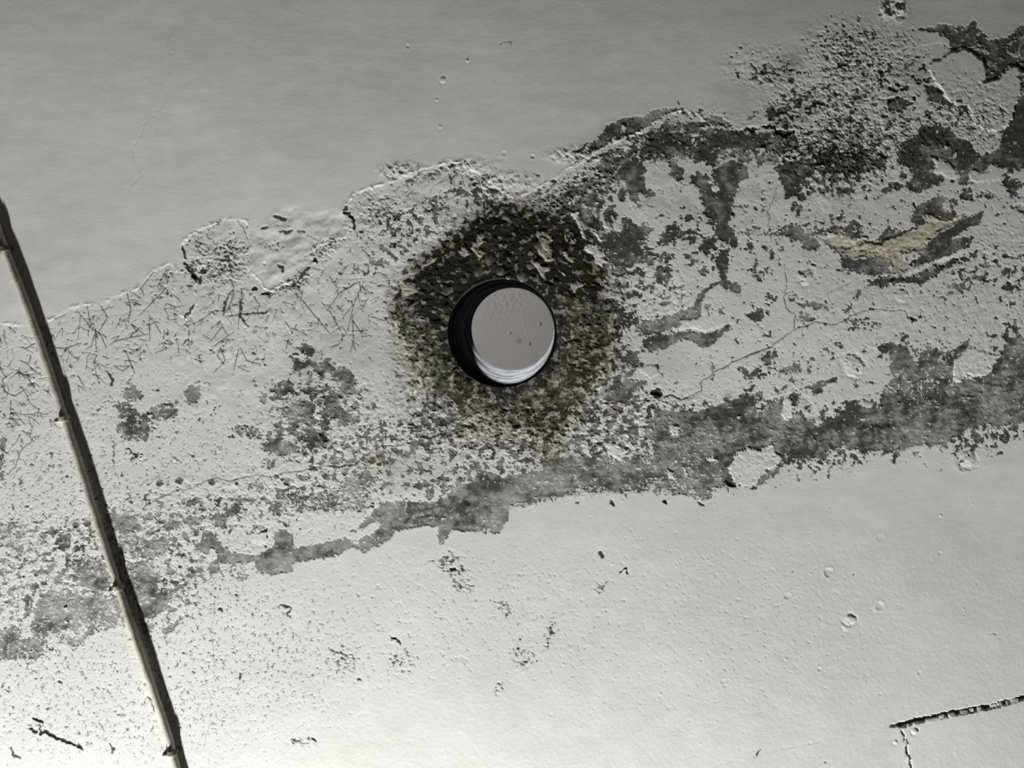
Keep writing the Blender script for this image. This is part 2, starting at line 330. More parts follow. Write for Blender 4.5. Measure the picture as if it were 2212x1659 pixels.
bare('F', '630 740 720 715 730 745 660 790', .8); bare('F', '500 820 540 800 570 860 620 800 625 830 570 890', .6); bare('F', '730 820 860 780 860 820 780 845', .5, specks=.6)
bare('F', '890 930 950 900 1080 860 1085 890 1000 910 995 960 950 970 940 935', .8, SX, SY); bare('F', '1330 690 1400 650 1430 700 1350 725', .7); bare('F', '1760 710 1860 635 1855 690 1790 745', .6)
bare('F', '820 960 865 950 860 1010 820 1030', .6); bare('F', '780 380 830 370 850 400 800 410', .3, specks=.2); bare('F', '540 70 580 70 570 110', .7, SX, SY); bare('F', '590 250 660 220 650 280 600 300', .5, specks=.4)
bare('F', '680 400 720 390 715 410', .6); bare('F', '300 450 330 440 320 490', .4); bare('F', '375 450 410 440 405 490 380 480', .4); bare('F', '260 230 300 220 300 260 270 260', .7); bare('F', '1880 280 1950 265 1940 300', .5)
# upper right
bare('a3', '850 345 900 240 960 190 1110 130 1280 95 1380 95 1440 30 1600 5 1830 -5 1720 40 1500 160 1380 230 1200 310 1100 350', .45, SX, SY)
bare('a3', '720 490 780 380 990 355 1000 385 860 470 740 520', .4, SX, SY)
bare('a4', '110 1240 190 1180 290 1200 420 1300 370 1320 200 1285', .4, SX, SY); bare('a4', '10 1100 50 1100 70 1150 20 1160', .5); bare('a4', '600 1250 620 1210 680 1180 640 1230', .4, SX, SY)
bare('a3', '1340 480 1430 300 1560 290 1750 300 1900 330 1880 440 1930 560 1700 560 1650 610 1560 590 1480 640 1350 640', .85, specks=.6)
bare('a3', '1130 650 1280 570 1340 640 1400 700 1380 800 1400 950 1440 960 1510 1000 1490 1040 1410 1040 1350 970 1290 1000 1330 1040 1290 1120 1230 1080 1170 990 1170 850 1080 800 1030 830', .85, SX, SY)
bare('a3', '1070 1010 1110 930 1170 970 1150 1090 1100 1100', .85, SX, SY); bare('a3', '1940 460 2100 480 2230 560 2230 650 2150 620 2000 640 1960 560', .85)
bare('a3', '1660 620 1720 610 1790 700 1860 740 1850 820 1780 850 1720 800 1660 770 1700 720', .85, SX, SY)
bare('a3', '1930 800 1960 760 1990 830 2005 760 2050 770 2045 830 2110 830 2140 900 2212 900 2212 1300 2110 1260 2070 1200 2130 1170 2050 1110 2100 1080 2040 1040 2060 960 2000 900 1930 880', .9, SX, SY)
bare('a3', '1850 1265 1900 1238 1945 1245 1962 1290 1925 1318 1880 1318', .85, SX, SY, .8)
bare('a3', '640 1060 760 1020 810 1080 760 1180 700 1110', .8); bare('a3', '840 1090 890 1090 880 1200 860 1300 800 1220', .85, SX, SY)
bare('a3', '880 1200 950 1170 1060 1210 1070 1260 1050 1310 990 1240 1010 1390 960 1350 900 1290', .9, SX, SY); bare('a3', '940 1140 1040 1120 1050 1170 960 1170', .8, SX, SY)
bare('a3', '1110 1290 1170 1265 1240 1320 1300 1400 1400 1350 1440 1400 1500 1420 1400 1490 1340 1560 1200 1500 1140 1420', .85, SX, SY)
bare('a3', '600 1190 740 1180 860 1330 870 1400 840 1450 760 1420 620 1290', .85, SX, SY); bare('a3', '440 1300 560 1310 640 1480 700 1560 560 1480', .9)
bare('a3', '720 1480 780 1440 860 1560 960 1480 1160 1480 1300 1530 1280 1659 880 1659', .8, specks=.7)
bare('a3', '1660 1400 1740 1370 1860 1440 1990 1420 2000 1480 1880 1470 1760 1560 1640 1600 1550 1590 1580 1500', .75, specks=1.0)
bare('a3', '950 1030 1000 1040 980 1070', .9); bare('a3', '850 960 900 980 880 1020', .9); bare('a3', '1290 1130 1340 1120 1340 1165 1300 1165', .9, SX, SY); bare('a3', '1425 1135 1450 1135 1450 1160 1430 1160', .9, SX, SY)
bare('a3', '880 540 940 530 940 590 890 590', .9); bare('a3', '980 560 1060 570 1130 560 1110 610 1000 640 940 680 960 610', .85); bare('a3', '2100 1540 2212 1500 2212 1640 2110 1620', .8)
bare('a6', '0 620 60 650 110 650 170 740 230 760 180 600 260 560 420 510 540 540 620 570 610 720 500 740 480 900 420 950 430 1050 410 1190 380 1230 440 1350 500 1500 460 1520 310 1450 220 1370 260 1220 170 1190 80 1080 130 1030 50 1000 130 970 50 930 80 860 0 780 -30 700', .85, SX, SY)
island('a6', '180 850 200 780 260 770 300 840 240 870', SX, SY); island('a6', '120 740 170 710 180 770 150 790', SX, SY)
bare('a6', '0 390 120 390 240 470 270 540 180 590 120 500 0 520', .85); bare('a6', '250 1570 330 1530 390 1560 310 1659 330 1800 360 1900 300 1900 240 1700', .8)
bare('a6', '140 250 150 140 400 160 560 180 900 150 1050 200 1200 240 1220 330 1080 350 1050 390 900 400 870 370 780 350 730 290 640 280 560 310 540 350 430 340 330 350 150 340', .8, specks=.75)
bare('a6', '910 590 960 560 1080 540 1180 500 1340 500 1370 560 1340 680 1240 710 1210 800 1190 880 1260 890 1290 940 1240 970 1160 920 1060 945 1035 910 1050 830 990 760 990 660 910 600', .9, SX, SY, specks=1.3)
bare('a6', '1115 1070 1140 1000 1240 1030 1240 1055 1165 1050 1225 1080 1205 1130 1180 1090', .85, SX, SY, .5)
bare('a6', '1080 1330 1110 1280 1200 1265 1260 1300 1270 1370 1400 1400 1480 1490 1420 1560 1340 1570 1230 1540 1250 1480 1200 1430 1130 1450 1080 1400', .75, SX, SY)
bare('a6', '700 490 780 460 870 440 960 460 940 520 880 500 820 520 740 540', .75); bare('a6', '595 1480 660 1475 685 1530 650 1585 620 1540', .75, SX, SY)
bare('a6', '110 1450 200 1400 250 1440 160 1510', .8); bare('a6', '540 1050 610 1050 600 1110 560 1090', .7, specks=.3); bare('a6', '680 1280 710 1280 700 1310', .9, SX, SY, 1.5); bare('a6', '700 1050 730 1070 710 1080', .9, SX, SY, 1)
bare('a6', '500 1340 1400 1250 1480 1330 1900 1300 2000 1400 1500 1400', .7, specks=.12)
bare('a6', '1440 470 1700 420 2212 480 2212 600 1900 640 1640 640 1540 590', .85, specks=.45)
bare('a7', '640 400 690 180 880 90 900 0 1250 0 1330 120 1480 160 1560 300 1640 340 1800 280 1850 200 1890 60 1920 0 1960 -250 2000 -330 2212 -420 2400 -440 2400 470 2212 480 2060 500 1960 530 1900 480 1700 430 1690 510 1580 530 1500 500 1480 660 1400 670 1360 620 1380 570 1330 500 1240 430 1180 370 1050 370 1090 440 1070 540 1150 550 1220 620 1170 690 1060 690 940 760 860 770 760 740 740 700 830 560 780 470 650 420', .92, SX, SY, specks=1.25)
bare('a7', '680 580 710 520 750 560 740 610 700 630', .8, SX, SY); bare('a7', '380 850 460 780 460 720 530 700 510 660 640 640 720 680 720 710 610 740 600 770 500 790 430 830', .8, SX, SY, specks=.7)
bare('a7', '1880 560 1960 520 1970 620 2050 610 2110 680 2040 740 2070 830 1980 810 1940 740 1890 690', .9); bare('a7', '1380 830 1420 730 1510 780 1520 830 1460 850', .8); bare('a7', '1590 790 1760 770 1830 840 1680 835', .8)
bare('a7', '840 900 880 950 900 900 990 880 1080 840 1120 800 1230 820 1180 900 1210 970 1330 990 1290 1090 1230 1100 1100 1040 1000 1010 950 1070 980 1150 870 1190 850 1130 800 1060 850 990', .75, SX, SY)
bare('a7', '1260 860 1340 870 1350 910 1270 920', .8); bare('a7', '450 1290 480 1180 530 1150 550 1220 650 1180 640 1230 740 1240 560 1300 430 1350', .75)
bare('a7', '820 1600 940 1480 1000 1380 1080 1280 1280 1190 1430 1070 1560 1030 1700 960 1650 1050 1610 1130 1400 1220 1280 1320 1420 1290 1560 1290 1480 1400 1300 1480 1150 1550 1000 1600 900 1659 820 1659', .85, SX, SY)
bare('F', '1100 140 1180 170 1350 150 1400 200 1390 250 1300 270 1200 240 1110 240', .55); bare('F', '1240 330 1290 280 1400 270 1520 270 1700 195 1900 120 1890 140 1700 230 1560 320 1530 310 1400 300 1330 340', .8)
bare('F', '1420 220 1560 130 1720 60 1800 60 1760 110 1560 220 1420 270', .45, specks=.3)
bare('a5', '930 270 1080 260 1150 220 1280 215 1340 250 1400 230 1470 260 1520 190 1600 190 1600 290 1700 370 1620 390 1720 420 1840 400 1850 380 1960 380 2020 320 2080 240 2212 215 2400 190 2400 800 2180 820 2060 730 1990 700 1880 790 1830 870 1680 920 1700 780 1640 640 1560 580 1430 500 1330 540 1250 500 1280 420 1230 360 1180 380 1120 310 1000 310', .85, SX, SY, specks=1.0)
bare('a5', '530 1130 640 1080 740 1090 800 1170 700 1230 560 1220', .6); bare('a5', '1000 960 1130 970 1200 1100 1330 1150 1260 1200 1000 1100', .7); bare('a5', '1860 1140 1950 1120 1960 1190 1900 1200', .85)
island('a5', '1000 760 1040 660 1150 640 1240 560 1330 540 1400 505 1470 520 1560 590 1660 660 1700 750 1690 830 1650 910 1720 900 1830 870 1880 790 1960 705 2050 730 2200 830 2212 860 2100 900 2140 1000 2040 1150 2000 1330 1880 1480 1700 1500 1560 1420 1480 1230 1330 1170 1220 1110 1170 1000 1090 920', SX, SY, .5)
# light-coloured crusts within the crusty upper right keep most paint
for k, s in (('a7', '1050 375 1150 380 1250 440 1330 510 1370 570 1330 600 1210 600 1150 545 1070 540 1090 440'), ('a7', '1490 540 1540 500 1580 540 1700 520 1760 450 1890 490 1880 600 1760 640 1600 660 1490 640')):
    island(k, s, SX, SY)
SKIN = [('a3', '750 1450 800 1425 850 1480 890 1560 870 1575 820 1520'), ('a3', '495 1215 600 1225 590 1290 560 1305 520 1260'), ('a3', '575 1295 600 1300 620 1400 660 1430 700 1545 660 1530 620 1450'), ('a8', '650 230 700 150 830 170 850 230 930 290 880 320 930 360 880 400 890 450 800 360 780 280'), ('a3', '880 1140 940 1130 930 1180 900 1200 900 1290 960 1400 900 1410 870 1250')]
for k_, s_ in SKIN: island(k_, s_, SX, SY, .3)
# the damage runs on past both sides of the frame
bare('P', '2170 870 2240 740 2330 690 2430 700 2520 760 2480 830 2360 880 2250 905', .5, specks=.5)
bare('P', '2180 110 2290 80 2420 130 2450 250 2370 350 2280 360 2210 330', .85, specks=.6)
bare('P', '20 1360 -60 1340 -140 1330 -210 1400 -120 1450 0 1425', .1, specks=.5)
# cream coat laid bare
def creamy(key, s, X=None, Y=None):
    p = T(key, s); sl, d = sdf(p, 30, X, Y); d = d + 8 * (nS[sl] * .6 + nF[sl] * .4)
    HT[sl] += sstep(d, 0, 4) * (.55 * fbm(PX[sl] * .8 + PY[sl] * .5, PY[sl], 16, 4, 59, .6) - .15)
    CREAM[sl] = np.maximum(CREAM[sl], sstep(d, -1, 1.5)); PAINT[sl] = np.minimum(PAINT[sl], -d)
creamy('a7', '0 1310 130 1340 250 1340 400 1390 560 1300 800 1220 980 1150 950 1050 1070 1075 1200 1100 1290 1110 1410 1020 1560 1000 1440 1060 1290 1170 1100 1260 1000 1340 940 1450 700 1480 720 1560 800 1600 780 1720 640 1690 560 1590 400 1550 250 1530 100 1550 0 1480 -60 1400')
creamy('a6', '1470 1440 1600 1400 1720 1390 1950 1440 2100 1460 2212 1480 2212 1600 2050 1620 1900 1600 1700 1600 1560 1520')
creamy('a7', '1930 910 2300 930 2300 1090 2180 1050 2050 970')

# ------------------------------------------------------------------ the bore and the mouldy, wet ring around it
BC = at(1085.0, 719.0); BR = 117.5 * DIST / F * (DIST / DIST)
_e = at(np.array([1085 + 117.5, 1085 - 117.5]), np.array([719.0, 719.0])); BR = float((_e[0, 0] - _e[1, 0]) / 2)
RB = np.hypot(GX - BC[0], GY - BC[1]) / BR
ring = polyzone(T('P', '862 620 900 560 960 520 1010 475 1060 455 1110 440 1170 450 1230 480 1290 520 1312 580 1310 640 1345 690 1330 760 1290 820 1250 880 1210 960 1140 940 1060 905 985 905 930 850 900 790 868 730 846 670'), 34)
topring = polyzone(T('P', '905 570 1000 490 1080 455 1170 460 1270 520 1300 590 1280 650 1180 620 1085 590 990 630 940 700 900 660'), 30)
nM = fbm(PX, PY, 26, 4, 41, 0.62) * 1.5
nM2 = fbm(PX, PY, 11, 3, 43, 0.6) * 1.4
MOLD = np.maximum(MOLD, np.clip(ring * (0.40 + 0.34 * nM) + topring * (0.58 + 0.34 * nM2) + 0.24 * (1 - sstep(RB, 1.02, 1.35)), 0, 1))
OCHRE = np.maximum(OCHRE, np.clip(ring * (0.62 + 0.3 * nL) , 0, 1))
for cx, cy, ax, ay, an, v in [(1290, 770, 70, 60, 0, .8), (1120, 900, 110, 40, -10, .8), (1080, 930, 160, 40, 0, .45), (760, 730, 90, 60, 20, .28), (880, 760, 50, 60, 0, .55),
                              (1690, 150, 40, 25, -30, .7), (1700, 260, 50, 25, -25, .45), (1960, 165, 40, 25, 0, .4), (1600, 230, 60, 50, 0, .22), (860, 1020, 90, 40, 0, .35),
                              (1430, 780, 60, 40, 0, .2), (1300, 310, 60, 30, -30, .25), (1450, 290, 60, 25, 0, .3), (1000, 1000, 80, 30, 0, .25), (660, 820, 60, 40, 0, .2), (1190, 985, 50, 40, 0, .5)]:
    OCHRE = np.maximum(OCHRE, v * ell(cx, cy, ax, ay, an, .7) * (0.75 + 0.5 * nM))
for cx, cy, ax, ay, an, v in [(1110, 475, 150, 40, 0, .75), (1250, 500, 60, 50, 0, .75), (1300, 700, 50, 100, 0, .62), (925, 780, 60, 100, 0, .6), (1100, 925, 180, 45, 0, .58), (1270, 850, 70, 50, 0, .55), (860, 660, 30, 60, 0, .7), (900, 850, 60, 60, 30, .6), (1180, 960, 60, 40, 0, .55), (1110, 440, 110, 20, -5, .7), (1240, 460, 70, 40, -30, .45), (1330, 640, 40, 60, 0, .6),
                              (700, 940, 40, 30, 0, .45), (690, 770, 40, 15, 20, .4), (1900, 330, 60, 40, 0, .25), (1280, 880, 100, 40, 0, .45), (1450, 320, 90, 40, 0, .3), (860, 1000, 80, 30, 0, .3), (1800, 385, 100, 30, 5, .35)]:
    MOLD = np.maximum(MOLD, v * ell(cx, cy, ax, ay, an, .7) * np.clip(0.6 + 1.1 * nM2, 0, 1.3))
WET = np.clip(ring * 0.5 + topring * 0.6, 0, 1)
dens(.62, ring); dens(.70, topring)
PAINT = np.minimum(PAINT, np.where(ring > .05, (nS - ((0.56 * ring + 0.06 * topring) - 0.5) * 1.25 - .12) * 9, 40))
# traced ochre skins of paint that still hang in the mouldy ring
OCH_ISL = [('a8', '120 80 180 60 230 100 270 20 300 120 280 180 290 280 325 340 270 370 200 350 170 260 150 150'), ('a8', '400 240 460 240 500 290 560 310 550 390 500 360 440 310'),
           ('a8', '60 380 140 350 180 420 250 420 260 470 200 500 220 580 170 550'), ('a8', '440 20 475 30 470 140 440 100'), ('a8', '510 110 570 80 575 140 530 150'),
           ('a2', '1540 1040 1600 1000 1620 920 1700 900 1700 1000 1640 1070'), ('a2', '1380 1130 1470 1040 1530 1170 1440 1190'), ('a2', '760 1240 860 1220 840 1300 900 1400 800 1400 780 1330'),
           ('a2', '940 1300 1060 1210 1140 1200 1100 1260 980 1310'), ('a2', '740 1520 800 1460 870 1500 900 1600 820 1659 720 1659'), ('a8', '500 620 600 580 690 630 600 680 560 740 520 680'),
           ('E', '1270 0 1370 0 1350 100 1340 190 1280 140'), ('E', '880 100 900 60 960 130 930 170')]
for k, s in SKIN:
    p = T(k, s); sl, d = sdf(p, 20, SX, SY); PAINT[sl] = np.maximum(PAINT[sl], d); MOLD[sl] *= 1 - .9 * sstep(d, -2, 2); OCHRE[sl] *= 1 - .8 * sstep(d, -2, 2)
for k, s in OCH_ISL:
    p = T(k, s); sl, d = sdf(p, 20, SX, SY)
    PAINT[sl] = np.maximum(PAINT[sl], d); m = sstep(d, -2, 1.5)
    MOLD[sl] *= 1 - 0.9 * m; OCHRE[sl] = np.maximum(OCHRE[sl], .85 * m); HT[sl] += 0.5 * sstep(d, 0, 4)

# ------------------------------------------------------------------ relief
rng = random.Random(7)
DARK += .7 * fbm(PX, PY, 120, 2, 52, .6) + .95 * fbm(PX, PY, 46, 3, 57, .6) + .85 * fbm(PX * .7 + .2 * PY, PY, 14, 4, 58, .7) - .06
HT += 1.2 * fbm(PX, PY, 420, 2, 51)
lowp = sstep(PY - 0.0 * PX, 1000, 1300)
ripple = fbm(PX * 0.42 + 0.12 * PY, PY, 7.0, 3, 53, 0.6)
stip = fbm(PX, PY, 7.5, 3, 54, 0.65)
HT += (0.026 * ripple * (1 - lowp) + (0.016 + 0.046 * lowp) * stip + .055 * lowp * np.clip(fbm(PX, PY, 15, 3, 56, .6) + .1, 0, 1) + .16 * lowp * np.clip(fbm(PX + PY * .4, PY, 20, 3, 59, .65) - .22, 0, 1))
HT += 0.10 * fbm(PX * .5, PY, 45, 2, 55) * (1 - 0.5 * lowp)
# paint film over the bare slab, curled a little at its edges
film = sstep(PAINT, -0.9, 0.9)
HT += 0.22 * film + 0.12 * np.exp(-((PAINT - 2.0) / 2.5) ** 2) * film * np.clip(0.4 + 1.2 * nL, 0, 1.5)
HT += (1 - film) * (0.22 * fbm(PX, PY, 12, 4, 61, 0.6))
# crusty swelling
for cx, cy, ax, ay, an, v in [(1850, 160, 120, 90, 20, .75), (1800, 230, 120, 50, -10, .7), (1650, 160, 80, 50, 10, .5), (1700, 240, 70, 45, -20, .7), (1780, 350, 130, 70, 10, .9), (1900, 300, 140, 60, 10, .8),
                              (2080, 250, 90, 70, 0, .6), (1250, 430, 90, 45, -40, .8), (1440, 310, 160, 45, -10, .7), (1100, 520, 190, 80, 0, 1.0), (930, 700, 90, 150, 0, .9), (1290, 700, 80, 150, 0, .8),
                              (1090, 930, 240, 70, 0, .9), (720, 900, 150, 90, 0, .6), (1350, 930, 250, 80, -8, .7), (830, 470, 80, 50, 0, .7), (480, 570, 60, 60, 50, .8), (700, 540, 60, 30, -30, .6), (1070, 420, 60, 25, 30, .8),
                              (200, 1200, 330, 110, -10, .45), (600, 1070, 350, 70, -8, .45), (1700, 950, 350, 60, -8, .5), (2100, 860, 170, 90, -10, .5), (1400, 640, 120, 80, 20, .4), (2130, 560, 120, 60, -30, .4)]:
    ROUGH = np.maximum(ROUGH, v * ell(cx, cy, ax, ay, an, .6))
f1, fe = cells(PX + 4 * w3, PY + 4 * w4, 11, 71)
crust = fbm(PX * 0.8, PY, 13, 4, 63, 0.68)
HT += ROUGH * (0.60 * crust - 0.22 * f1 + .25 * fbm(PX * .7, PY, 5, 2, 64, .6))
fine = sstep(fbm(PX * .7, PY, 7, 3, 68, .65), .16, .42) * ROUGH
HT -= .35 * fine; CRACK = np.maximum(CRACK, .62 * fine)
FLK = Z.copy()
for cx, cy, ax, ay, an, v in [(505, 560, 38, 45, -30, .9), (825, 475, 48, 26, 10, .95), (1050, 405, 50, 14, 38, .9), (940, 378, 95, 9, -20, .9), (445, 500, 55, 11, -32, .9), (705, 533, 45, 11, -25, .9), (415, 592, 18, 45, 20, .9), (640, 610, 60, 14, -20, .9), (1170, 425, 60, 18, -35, .9), (800, 510, 60, 25, -10, .6),
                              (970, 1220, 40, 26, 30, 1.0), (1000, 1255, 22, 34, -20, .9), (1085, 1310, 30, 16, 45, .85), (1190, 1370, 12, 34, 15, .95), (1130, 1420, 32, 26, 0, .8), (1080, 1485, 12, 20, 40, .85), (740, 1425, 38, 34, 0, .62), (870, 1430, 32, 30, 0, .75), (655, 1600, 32, 13, 0, 1.0), (2085, 990, 18, 22, 0, .4), (1000, 1200, 30, 20, 0, .3), (1295, 1270, 14, 12, 0, .6), (2150, 1376, 20, 12, 0, .5), (1850, 1480, 20, 40, 20, .35), (1770, 1640, 20, 12, 0, .5), (590, 530, 30, 14, 20, .7),
                              (640, 500, 45, 9, 15, .8), (1660, 170, 40, 30, 0, .7), (1690, 190, 40, 20, 0, .7), (1830, 130, 100, 70, 30, .75), (1790, 220, 110, 40, -10, .75), (1950, 120, 40, 60, 0, .6), (1700, 255, 60, 30, -15, .85), (1790, 330, 110, 60, 5, .9), (1960, 280, 120, 40, 5, .7), (2110, 280, 60, 60, 0, .6), (345, 600, 40, 22, -40, .5), (1230, 420, 60, 40, -40, .8), (1330, 350, 60, 25, -35, .7), (760, 480, 10, 40, 0, .6)]:
    FLK = np.maximum(FLK, v * ell(cx, cy, ax, ay, an, .5))
nK = fbm(PX * .8 - .3 * PY, PY * 1.1, 7.5, 3, 76, .68) + .22 * nL
fk = sstep(nK + .5 * (FLK - .78), .0, .26) * sstep(FLK, .05, .3)
HT -= .2 * fk; CRACK = np.maximum(CRACK, fk * np.clip(.74 + .5 * fbm(PX, PY, 30, 2, 77), .3, .95))
# lumpy white plaster between the two crusts, and the lumpy rim left of the peak
lump = polyzone(T('a1', '880 1060 960 850 1050 900 1200 640 1700 650 2000 680 2130 800 2040 940 1700 1050 1660 1220 1450 1450 1240 1540 1060 1560 900 1380 840 1180'), 12)
HT += lump * (0.85 * fbm(PX + 0.4 * PY, PY, 38, 3, 65, 0.42) - 0.1)
for cx, cy, ax, ay, v in [(870, 372, 40, 14, .8), (1010, 362, 50, 14, .6), (1090, 395, 60, 18, .6), (1240, 340, 50, 14, .7), (1920, 30, 26, 22, .8)]:
    HT += v * ell(cx, cy, ax, ay, 0, .8) * (0.5 + fbm(PX, PY, 12, 3, 66, .6) * 1.4)
pale = polyzone(T('P', '1360 610 1450 580 1530 640 1480 700 1400 690'), 20) + polyzone(T('P', '1750 600 1900 560 2212 600 2212 760 1900 760 1760 720'), 30) + polyzone(T('P', '1720 400 1860 420 1850 520 1760 500 1700 450'), 20)
HT += pale * 0.22 * fbm(PX, PY + .4 * PX, 16, 4, 67, .62)

# ticks and pits in the paint (bottom left most of all)
tick = ell(60, 1330, 420, 260, 0, .5) + ell(350, 1430, 380, 200, 0, .6) + 0.55 * ell(250, 980, 260, 130, 0, .5) + .35 * ell(900, 1330, 300, 140, 0, .6) + .25 * ell(1500, 1350, 500, 250, 0, .6) + .3 * sstep(BAND, 0, 10)
worm = np.abs(fbm(PX, PY + .3 * PX, 10, 2, 73, .6)); gate = fbm(PX * 1.2, PY, 13, 2, 74, .6)
tk = np.clip(tick, 0, 1)
pit = (1 - sstep(worm, .015, .12)) * sstep(gate, .16 - .34 * tk, .56 - .34 * tk) * (PAINT > 1) * sstep(tk, .02, .3)
HT -= pit * 0.24
CRACK = np.maximum(CRACK, pit * (.3 + .55 * tk))

def stroke(pts, width=2.0, depth=0.8, dirt_shade=0.8, X=None, Y=None, taper=True, lipmm=0.0):
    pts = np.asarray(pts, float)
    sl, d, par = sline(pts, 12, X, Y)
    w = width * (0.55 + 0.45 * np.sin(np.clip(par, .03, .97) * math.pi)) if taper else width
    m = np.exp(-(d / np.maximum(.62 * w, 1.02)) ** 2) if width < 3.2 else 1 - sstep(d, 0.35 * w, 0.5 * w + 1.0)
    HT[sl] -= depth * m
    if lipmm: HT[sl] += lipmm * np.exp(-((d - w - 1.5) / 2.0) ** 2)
    CRACK[sl] = np.maximum(CRACK[sl], dirt_shade * m)

def jitter(pts, n=4, amp=2.0):
    out = []
    for a, b in zip(pts[:-1], pts[1:]):
        for i in range(n):
            t = i / n; out.append((a[0] + (b[0] - a[0]) * t + rng.uniform(-amp, amp), a[1] + (b[1] - a[1]) * t + rng.uniform(-amp, amp)))
    out.append(tuple(pts[-1])); return np.array(out)

# long cracks
CR = [('D', '870 1640 960 1590 1040 1550 1150 1530 1230 1490 1300 1470 1380 1490 1430 1465 1540 1455 1620 1460 1700 1440 1800 1430 1880 1405 1980 1400 2110 1395 2160 1370 2212 1320', 2.2, .9),
      ('E', '230 1345 310 1290 360 1275 450 1280 480 1260 580 1245 640 1225 730 1200 860 1160 960 1120 1060 1090', 2.2, .9), ('E', '30 1400 180 1395 230 1345', 2.2, .9),
      ('E', '1500 1000 1600 1040 1750 1010 1900 1000 2000 985 2060 970 2130 1000 2212 985', 2.4, .9),
      ('F', '-40 1005 50 1000 100 975 160 1005 280 945 280 895 370 830 460 780 550 745 700 680 760 630 820 585 900 560 950 540 1060 555', 2.8, 1.0),
      ('F', '1060 555 1110 540 1150 510 1220 475 1310 465 1480 475 1510 515', 2.0, .8), ('F', '820 585 830 490 780 460 760 400 780 330 770 240', 2.6, .9),
      ('F', '2020 430 2080 380 2140 350 2212 348', 2, .7), ('a6', '960 800 920 930 880 1000 850 1080 870 1180 850 1260 880 1330 890 1440', 2.2, .7), ('F', '540 750 560 735 700 685', 3.2, 1),
      ('A', '1070 150 1030 300 1050 350 1035 410 1050 470 1030 550 1000 640 950 700 890 740 870 810 820 890 810 940 850 990 865 1050 790 1130 760 1190', 1.3, .35),
      ('B', '660 30 655 130 635 230', 1.2, .22), ('G', '1280 570 1285 700 1260 850 1275 920 1280 1030 1290 1060 1220 1110 1260 1250 1250 1400 1220 1520', 1.3, .5), ('H', '1060 400 1070 560 1060 750 1045 880', 1.2, .3),
      ('a1', '760 760 830 860 880 960 940 1070', 2.2, .8), ('a1', '390 920 470 1020 520 1100', 2.4, .8), ('D', '220 1210 180 1260 120 1320 100 1390 50 1450', 2.6, .9), ('F', '1040 360 1100 330 1160 305', 2.5, .5), ('C', '410 60 400 40', 1, .3),
      ('G', '870 80 950 40 1010 20', 1.6, .6), ('B', '1700 1310 1760 1350 1800 1400 1830 1450', 1.8, .5)]
for k, s, w, dp in CR: stroke(jitter(T(k, s), 5, 2.0), w * .72, dp * .2, min(.95, dp * 1.1))
